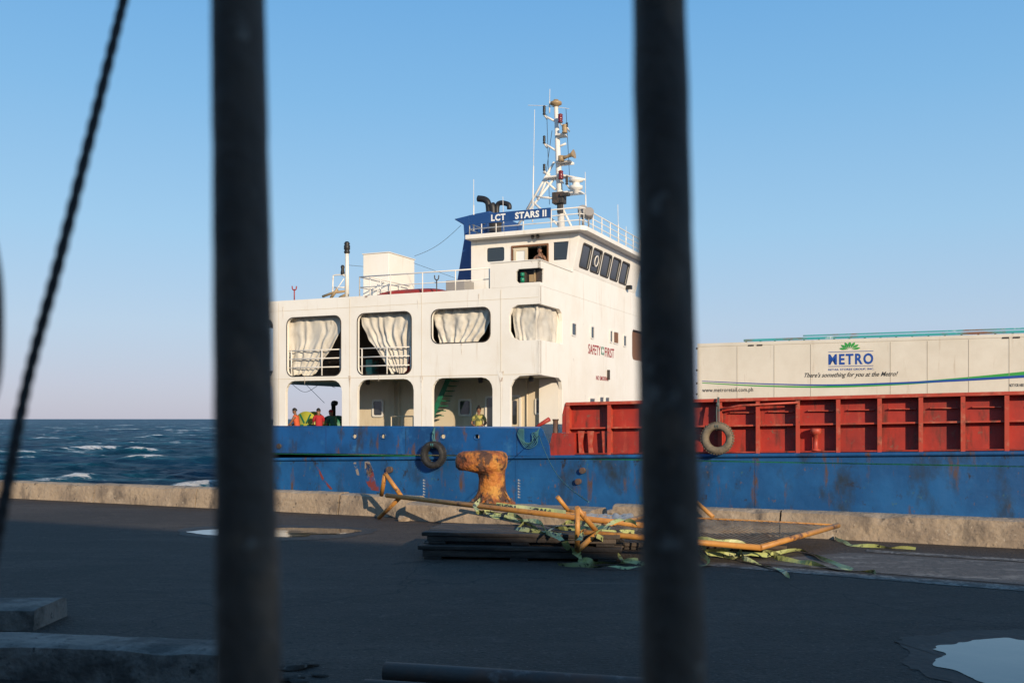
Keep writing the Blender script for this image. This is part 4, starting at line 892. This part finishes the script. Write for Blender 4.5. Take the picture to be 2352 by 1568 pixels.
def tubes(name, segs, r_, m_, parent):
    for s_ in segs: c = MB(); c.smooth = True; c.tube(s_, r_, 12); c.build(name, m_, parent)
b1 = thing('steel_barrier', 'fallen orange yellow tube barrier with splayed feet reaching the kerb, beside the bollard', 'barrier', (-2.0, 16.0, 0))
o1 = Vector((-2.0, 16.0, 0)); Lc = lambda p, o=None: Vector(p)-(o or o1)
pA = Vector(W(888, 1137, 15.6)); pB = Vector(W(1475, 1206, 11.9))
tubes('rail', [[Lc(pA), Lc(pA.lerp(pB, .5)), Lc(pB)]], .036, M['yellow'], b1)
tubes('rail', [[Lc(W(1085, 1155, 14.9)), Lc(W(1475, 1198, 13.3))]], .026, M['yellow'], b1)
tubes('upright', [[Lc(pA.lerp(pB, .36)), Lc(W(1110, 1157, 14.8))], [Lc(pA.lerp(pB, .72)), Lc(W(1330, 1182, 13.9))]], .02, M['yellow'], b1)
tubes('foot', [[Lc(W(884, 1086, 15.5)), Lc(W(922, 1139, 15.4))], [Lc(W(870, 1189, 15.9)), Lc(W(922, 1139, 15.4))], [Lc(W(876, 1137, 15.7)), Lc(W(884, 1090, 15.5))]], .034, M['yellow'], b1)
o2 = Vector((2.0, 12.0, 0)); b2_ = thing('steel_barrier', 'fallen orange yellow tube barrier with diamond mesh infill, lying flat right of the pallets', 'barrier', tuple(o2))
Aq, Bq, Cq, Dq = Vector(G(1340, 1222, .32)), Vector(G(1745, 1257, .16)), Vector(G(1925, 1206, .22)), Vector(G(1490, 1184, .30))
L2 = lambda p: Vector(p)-o2
tubes('frame_tube', [[L2(Aq), L2(Bq)], [L2(Bq), L2(Cq)], [L2(Dq), L2(Aq)]], .034, M['yellow'], b2_)
tubes('frame_tube', [[L2(Cq), L2(Dq)]], .016, M['yellow'], b2_)
tubes('foot', [[L2(W(1325, 1166, 11.0)), L2(W(1372, 1222, 11.3))], [L2(W(1326, 1264, 11.0)), L2(W(1372, 1222, 11.3))], [L2(W(1326, 1168, 11.0)), L2(W(1326, 1262, 11.0))], [L2(W(1600, 1153, 14.0)), L2(W(1638, 1187, 13.8))]], .03, M['yellow'], b2_)
c = MB()
def bil(s_, t): return L2((Aq.lerp(Bq, s_)).lerp(Dq.lerp(Cq, s_), t))+Vector((0, 0, .012*math.sin(s_*7)*math.sin(t*6)))
nn = 26
for k in range(-nn, 2*nn+1):
    for sg in (1, -1):
        pl = []
        for i in range(0, 49):
            t = i/48; s_ = (k/nn)+t*1.0 if sg == 1 else (k/nn)-t*1.0
            if 0.005 <= s_ <= .995: pl.append(bil(s_, .01+.98*t)+Vector((0, 0, .004*sg)))
        if len(pl) > 1: c.flat_strip(pl, .024)
c.build('mesh_infill', M['mesh'], b2_, recalc=False)
b3 = thing('steel_tube', 'loose orange yellow steel tube leaning up behind the fallen barriers', 'tube', tuple(W(1305, 1172, 14.4)))
o3 = Vector(W(1305, 1172, 14.4)); c = MB(); c.smooth = True; c.tube([Vector((0, 0, 0)), Vector(W(1280, 1140, 14.3))-o3], .032, 12); c.build('tube_shaft', M['yellow'], b3)
c = MB(); c.smooth = True; c.tube([Vector((0, 0, 0)), Vector(W(1345, 1178, 14.3))-o3], .026, 12); c.build('tube_foot', M['yellow'], b3)
def tape(pts, label, w_=.07, seed=0, mm='tape', tw=.35):
    P = cr([G(*p) for p in pts], 7); rnd = random.Random(seed)
    P = [p+Vector((.02*math.sin(i*.8+seed), .02*math.cos(i*.6+seed*2), .010*math.sin(i*.9+seed)+.010)) for i, p in enumerate(P)]
    w_ *= .85
    c = MB(); vs = []; a_ = rnd.random()*2
    for i, p in enumerate(P):
        t = (P[min(i+1, len(P)-1)]-P[max(i-1, 0)]).normalized(); a_ += tw*math.sin(i*.31+seed*2)*.9
        sd = t.cross(Vector((0, 0, 1))); sd = sd.normalized() if sd.length > 1e-4 else Vector((1, 0, 0)); up = sd.cross(t); d = sd*math.cos(a_)+up*math.sin(a_)
        vs += [p-d*w_/2, p+d*w_/2]
    vs = [Vector((v.x, v.y, max(v.z, .008+.004*(k_ % 2)))) for k_, v in enumerate(vs)]
    c.add(vs, [(2*i, 2*i+1, 2*i+3, 2*i+2) for i in range(len(P)-1)])
    return tag(c.build('caution_tape', M[mm], origin=tuple(P[0]), recalc=False), label, 'tape', 'yellow tape strips tangled in the barriers')
tape([(1085, 1160, .42), (1110, 1178, .40), (1160, 1190, .36), (1210, 1205, .33), (1250, 1222, .31), (1290, 1232, .3)], 'yellow caution tape strip trailing below the left barrier rail onto the pallet', seed=1)
tape([(1100, 1150, .5), (1092, 1172, .42), (1120, 1180, .38), (1180, 1186, .36), (1240, 1206, .34), (1340, 1218, .33), (1460, 1226, .3)], 'yellow caution tape strip running along the left barrier rail', seed=2)
tape([(1297, 1245, .25), (1330, 1280, .06), (1352, 1292, .02), (1400, 1296, .01), (1465, 1290, .01)], 'yellow tape strip hanging off the pallet front onto the asphalt', .09, 3, 'tapeplain')
tape([(1285, 1296, .02), (1360, 1302, .02), (1430, 1304, .02), (1500, 1306, .02)], 'yellow tape strip lying straight along the asphalt in front of the pallet', .06, 4)
tape([(1372, 1224, .34), (1410, 1200, .42), (1440, 1196, .4), (1462, 1206, .36)], 'short yellow tape strip knotted above the barrier foot', .06, 5, 'tapeplain')
tape([(1372, 1232, .30), (1400, 1262, .1), (1440, 1290, .03), (1500, 1298, .02)], 'yellow tape strip hanging down from the barrier foot', .06, 6)
tape([(1600, 1240, .22), (1680, 1248, .2), (1740, 1262, .12), (1790, 1284, .02), (1860, 1296, .015), (1930, 1308, .01), (2010, 1318, .01)], 'long yellow tape strip trailing from the mesh barrier far to the right', .075, 7, 'tapeplain')
tape([(1620, 1250, .18), (1690, 1262, .1), (1720, 1290, .02), (1780, 1306, .01), (1818, 1328, .01)], 'yellow tape strip curling forward from the mesh barrier on the asphalt', .07, 8)
tape([(1600, 1262, .1), (1660, 1268, .08), (1740, 1276, .03), (1840, 1266, .02), (1900, 1290, .01), (1960, 1312, .01)], 'yellow tape strip looping beside the longest trailing one', .07, 9, 'tapeplain')
tape([(1920, 1235, .02), (1950, 1252, .01), (2030, 1258, .01), (2100, 1262, .01)], 'yellow tape strip near the foot of the right kerb', .06, 10, 'tapeplain')
tape([(1580, 1244, .2), (1612, 1270, .05), (1620, 1298, .02), (1560, 1300, .01)], 'yellow tape strip curling beside the foot of the right iron bar', .06, 11, 'tapeplain')
tape([(1120, 1176, .44), (1200, 1196, .36), (1190, 1215, .31), (1260, 1222, .31), (1300, 1200, .36), (1400, 1215, .35)], 'yellow tape strip crumpled in loops over the left barrier', .06, 12)
tape([(1605, 1252, .16), (1640, 1275, .03), (1700, 1282, .02), (1760, 1270, .03), (1800, 1282, .01)], 'yellow tape strip bunched under the front tube of the mesh barrier', .06, 13)
tape([(1150, 1190, .36), (1230, 1200, .36), (1270, 1232, .31), (1310, 1244, .3), (1345, 1230, .33)], 'yellow tape strip lying over the top pallet boards', .06, 14)
ct = thing('caution_tape', 'stretched yellow tape with large black capital letters above the left barrier rail', 'tape', tuple(W(1140, 1172, 14.0)), group='yellow tape strips tangled in the barriers')
oc = Vector(W(1140, 1172, 14.0)); ax_ = Vector(W(1300, 1190, 13.4))-oc; Lx = ax_.length; ax_.normalize(); upv = Vector((0, .45, .9)).normalized()
c = MB(); n_ = 24; vs = []
for i in range(n_+1):
    p = ax_*(Lx*i/n_); vs += [p+Vector((0, .02*math.sin(i*.7), 0)), p+upv*.12+Vector((0, .02*math.sin(i*.7+.4), 0))]
c.add(vs, [(2*i, 2*i+1, 2*i+3, 2*i+2) for i in range(n_)]); tb = c.build('tape_strip', M['tapeplain'], ct, recalc=False)
nrm = ax_.cross(upv); nrm = nrm if nrm.y < 0 else -nrm
for txt_, x0_, w_ in (('TION', .02, .32), ('CAU', .62, .28)):
    text(txt_, 'lettering', lambda x, y: ax_*(x0_+x)+upv*(.018+y)+nrm*.03, w_, .08, M['ldark'], tb, bold=.03)
c = MB(); c.smooth = True; o_ = Vector(W(1395, 1185, 13.6)); nx_ = 26; vs = []
for j in range(10):
    for i in range(nx_):
        p = Vector(W(1345+i*4.4, 1192-j*1.3, 13.3+j*.05)); p.z += .04*noise.noise(Vector((i*.35, j*.5, 3)))+.02*noise.noise(Vector((i*1.1, j*1.3, 5))); vs.append(p-o_)
c.add(vs, [(j*nx_+i, j*nx_+i+1, (j+1)*nx_+i+1, (j+1)*nx_+i) for j in range(9) for i in range(nx_-1)])
pp = c.build('plastic_sheet', M['plastic'], recalc=False); pp.location = o_; tag(pp, 'crumpled pale plastic sheet draped over the barrier beside the right bar', 'sheet')
for i, (px, py, r_) in enumerate(((1215, 1182, .12), (1245, 1186, .09), (1400, 1182, .10), (925, 1196, .08), (1270, 1190, .14))):
    c = MB(); bm = bmesh.new(); bmesh.ops.create_icosphere(bm, subdivisions=2, radius=r_); 
    vs = [v.co+noise.noise_vector(v.co*9+Vector((i, 0, 0)))*r_*.5 for v in bm.verts]; vs = [(v.x*1.3, v.y, v.z*.6) for v in vs]; c.add(vs, [[v.index for v in f.verts] for f in bm.faces]); bm.free()
    p = G(px, py, 0); o = c.build('concrete_rubble', M['concrete']); o.location = (p[0], p[1], r_*.4)
    tag(o, ['fist sized concrete lump right of the bollard', 'small concrete lump farther right of the bollard', 'concrete lump at the start of the right kerb', 'small concrete lump at the end of the left kerb', 'larger concrete lump between bollard and leaning tube'][i], 'rubble', 'concrete lumps along the kerb')
# foreground concrete
c = MB(); roughbox(c, (0, 0, 0), 3.2, .58, .16, .05, .008, lambda x, y, z: (-6.82+x, 7.62+y-.03*x, z), .02, rx=.03, chip=.03)
tag(c.build('concrete_block', M['concreted'], origin=(-5, 7.9, 0)), 'worn flat concrete block at the left edge, behind the foreground kerb', 'block')
c = MB(); roughbox(c, (0, 0, 0), 3.15, .44, .21, .05, .008, lambda x, y, z: (-4.9+x, 6.42+y-.165*x, z), .02, rx=.03, chip=.03)
tag(c.build('concrete_kerb_block', M['concreted'], origin=(-3, 6.2, 0)), 'dark worn concrete kerb block in the lower left foreground', 'block')
for i, (px, py, r_) in enumerate(((672, 1536, .06), (705, 1530, .045), (735, 1552, .035), (655, 1560, .07), (690, 1568, .04))):
    c = MB(); bm = bmesh.new(); bmesh.ops.create_icosphere(bm, subdivisions=2, radius=r_)
    vs = [v.co+noise.noise_vector(v.co*14+Vector((i*3, 0, 0)))*r_*.6 for v in bm.verts]; c.add([(v.x*1.5, v.y, v.z*.4) for v in vs], [[v.index for v in f.verts] for f in bm.faces]); bm.free()
    p = G(px, py, 0); o = c.build('dark_stone', M['asphalt']); o.location = (p[0], p[1], r_*.2)
    tag(o, ['upper flat dark stone just right of the left iron bar', 'middle dark stone near the left iron bar', 'small dark stone farthest right of the left iron bar', 'largest flat dark stone touching the left iron bar base', 'small dark stone at the bottom edge of the photo'][i], 'stone', 'dark stones by the foreground kerb')
c = MB(); c.smooth = True; p0 = Vector(G(885, 1545, .05)); p1 = Vector(G(1500, 1585, .05)); p0.z = p1.z = .06; c.tube([p0, p1], .06, 16); tag(c.build('rusty_pipe', M['rustpipe'], origin=tuple(p0)), 'rusty steel pipe lying on the asphalt at the bottom edge, farther of the two', 'pipe')
c = MB(); c.smooth = True; p0 = Vector(G(838, 1574, .04)); p1 = Vector(G(1500, 1618, .04)); c.tube([p0, p1], .04, 16); tag(c.build('grey_pipe', M['rustpipe'], origin=tuple(p0)), 'thin grey pipe at the bottom edge in front of the rusty pipe', 'pipe')
def puddle(pts, rim, label, wobble=.05, seed=0):
    def out(pts, wb, sd_):
        base = [Vector(G(x, y, 0)) for x, y in pts]; P = cr(base+[base[0]], 14)[:-1]
        P = [p+noise.noise_vector(p*2.5+Vector((sd_, 0, 0)))*wb+noise.noise_vector(p*8+Vector((sd_, 0, 0)))*wb*.6 for p in P]
        ar = sum(a_.x*b2.y-b2.x*a_.y for a_, b2 in zip(P, P[1:]+P[:1]))
        return P if ar > 0 else P[::-1]          # counter-clockwise: the face looks up
    P = out(pts, wobble, seed); RM = out(rim, wobble*1.6, seed+4); ctr = sum(P, Vector())/len(P)
    t = thing('puddle', label, 'puddle', (ctr.x, ctr.y, 0))
    c = MB(); c.add([(p.x-ctr.x, p.y-ctr.y, .008) for p in P], [tuple(range(len(P)))]); c.build('water_film', M['puddle'], t, recalc=False)
    c = MB(); c.add([(p.x-ctr.x, p.y-ctr.y, .004) for p in RM], [tuple(range(len(RM)))]); c.build('wet_rim', M['wet'], t, recalc=False)
puddle([(430, 1221), (500, 1216), (636, 1213), (690, 1213), (770, 1215), (825, 1219), (785, 1226), (720, 1228), (700, 1232), (640, 1233), (540, 1232), (460, 1227)], [(400, 1220), (440, 1211), (560, 1206), (700, 1207), (855, 1215), (825, 1231), (700, 1240), (560, 1240), (440, 1231)], 'long flat puddle on the asphalt crossing behind the left iron bar', .05, 1)
puddle([(2130, 1490), (2200, 1474), (2300, 1468), (2380, 1476), (2480, 1500), (2460, 1570), (2300, 1585), (2230, 1555), (2150, 1532), (2180, 1510)], [(2030, 1462), (2180, 1450), (2330, 1446), (2520, 1460), (2520, 1610), (2280, 1620), (2190, 1575), (2100, 1535), (2080, 1500)], 'sky reflecting puddle at the lower right corner', .08, 2)

# ============ FENCE BARS, WIRE ============
fence = thing('iron_fence', 'out of focus dark iron fence with two upright bars right in front of the camera', 'fence', (0, .56, 0))
def fbar(xt, xb, wt, wb, yt, yb, seed):
    top = Vector(W(xt, 0, yt)); bot = Vector(W(xb, 1568, yb)); d = (top-bot)/(top.z-bot.z)
    rt, rb = wt/2/F*yt, wb/2/F*yb
    p = lambda z: bot+d*(z-bot.z)
    c = MB(); c.smooth = True
    zs = [.02, .6, 1.1]+list(np.linspace(1.25, 2.0, 60))+[2.2, 2.6]
    rs = []
    for z in zs:
        f = min(1, max(0, (z-bot.z)/(top.z-bot.z))); rs.append((rb+(rt-rb)*f)*(1+.035*noise.noise(Vector((z*22, seed, 0)))+.02*noise.noise(Vector((z*60, seed, 4)))))
    c.tube([p(z)-Vector((0, .56, 0)) for z in zs], rs, 28); c.build('fence_bar', M['bar'], fence); return p
pl_ = fbar(547, 572, 122, 148, .60, .535, 1)
pr_ = fbar(1514, 1548, 122, 146, .60, .535, 7)
for z in (.15, 2.5):
    c = MB(); a_, b_ = pl_(z)-Vector((0, .56, 0)), pr_(z)-Vector((0, .56, 0)); d = (b_-a_); c.tube([a_-d*1.5, b_+d*1.5], .02, 8); c.build('fence_rail', M['bar'], fence)
wv_ = [Vector(W(300, -60, .78)), Vector(W(284, 0, .78)), Vector(W(218, 270, .74)), Vector(W(138, 590, .70)), Vector(W(62, 880, .68)), Vector(W(10, 1150, .66)), Vector(W(-40, 1400, .65))]
P = cr(wv_, 60); c = MB(); c.smooth = True; n_ = len(P)
for s_ in (0, PI):
    c.tube([p+Vector((math.cos(i*.36+s_), .9*math.sin(i*.36+s_), .2*math.cos(i*.36+s_)))*.0009 for i, p in enumerate(P)], .0033, 8)
tag(c.build('twisted_wire', M['cable'], origin=tuple(P[-1])), 'out of focus dark twisted wire running diagonally at the left', 'wire')
c = MB(); c.smooth = True; P = cr([W(-30, 520, .6), W(-9, 640, .6), W(-6, 780, .6), W(-14, 880, .6), W(-40, 960, .6)], 8); c.tube(P, .0036, 10)
tag(c.build('wire_loop', M['cable'], origin=tuple(P[0])), 'blurred dark wire loop cut by the left edge of the photo', 'wire')

# ============ LIGHT, CAMERA ============
az = math.atan2(.42, -.907)          # direction towards the sun, from +Y clockwise
el = R(17)
sd = Vector((math.sin(az)*math.cos(el), math.cos(az)*math.cos(el), math.sin(el)))
sun = bpy.data.lights.new('sun', 'SUN'); sun.energy = 4.8; sun.angle = R(.5); sun.color = (1, .82, .60)
so = bpy.data.objects.new('sun', sun); COL.objects.link(so); so.rotation_euler = sd.to_track_quat('Z', 'Y').to_euler(); so.location = (20, -20, 30)
wd = bpy.data.worlds.new('World'); S.world = wd; wd.use_nodes = True; nt = wd.node_tree; N = nt.nodes; L = nt.links
sk = N.new('ShaderNodeTexSky'); sk.sky_type = 'NISHITA'; sk.sun_disc = False; sk.sun_elevation = el; sk.sun_rotation = az
sk.air_density = 1.0; sk.dust_density = .4; sk.ozone_density = 2.0; sk.altitude = 0
# painted sky gradient: chosen colours by height, mixed strongly over the computed sky
tc = N.new('ShaderNodeTexCoord'); sx = N.new('ShaderNodeSeparateXYZ'); L.new(tc.outputs['Generated'], sx.inputs[0])
rp = N.new('ShaderNodeValToRGB'); L.new(sx.outputs[2], rp.inputs[0])
els = [(0.0, (.46, .47, .61)), (.035, (.47, .51, .68)), (.09, (.45, .58, .76)), (.18, (.34, .58, .82)), (.30, (.22, .49, .80)), (.42, (.14, .40, .76)), (1.0, (.07, .17, .38))]
rp.color_ramp.elements[0].position = 0; rp.color_ramp.elements[0].color = (*els[0][1], 1)
rp.color_ramp.elements[1].position = 1; rp.color_ramp.elements[1].color = (*els[-1][1], 1)
for p_, c_ in els[1:-1]: e = rp.color_ramp.elements.new(p_); e.color = (*c_, 1)
vm = N.new('ShaderNodeVectorMath'); vm.operation = 'SCALE'; vm.inputs['Scale'].default_value = 1/.15; L.new(rp.outputs[0], vm.inputs[0])
mxw = N.new('ShaderNodeMix'); mxw.data_type = 'RGBA'; mxw.inputs[0].default_value = .88; L.new(sk.outputs[0], mxw.inputs[6]); L.new(vm.outputs[0], mxw.inputs[7])
bg = N['Background']; L.new(mxw.outputs[2], bg.inputs['Color']); bg.inputs['Strength'].default_value = .15
cam = bpy.data.cameras.new('camera'); co_ = bpy.data.objects.new('camera', cam); COL.objects.link(co_)
co_.location = (0, 0, CH); co_.rotation_euler = (PI/2, 0, 0); cam.lens = 35; cam.sensor_width = 36; cam.shift_y = (HY-784)/2352
cam.clip_start = .02; cam.clip_end = 100000
cam.dof.use_dof = True; cam.dof.focus_distance = 30; cam.dof.aperture_fstop = 5.6
S.camera = co_
S.view_settings.view_transform = 'Standard'; S.view_settings.look = 'None'; S.view_settings.exposure = 0
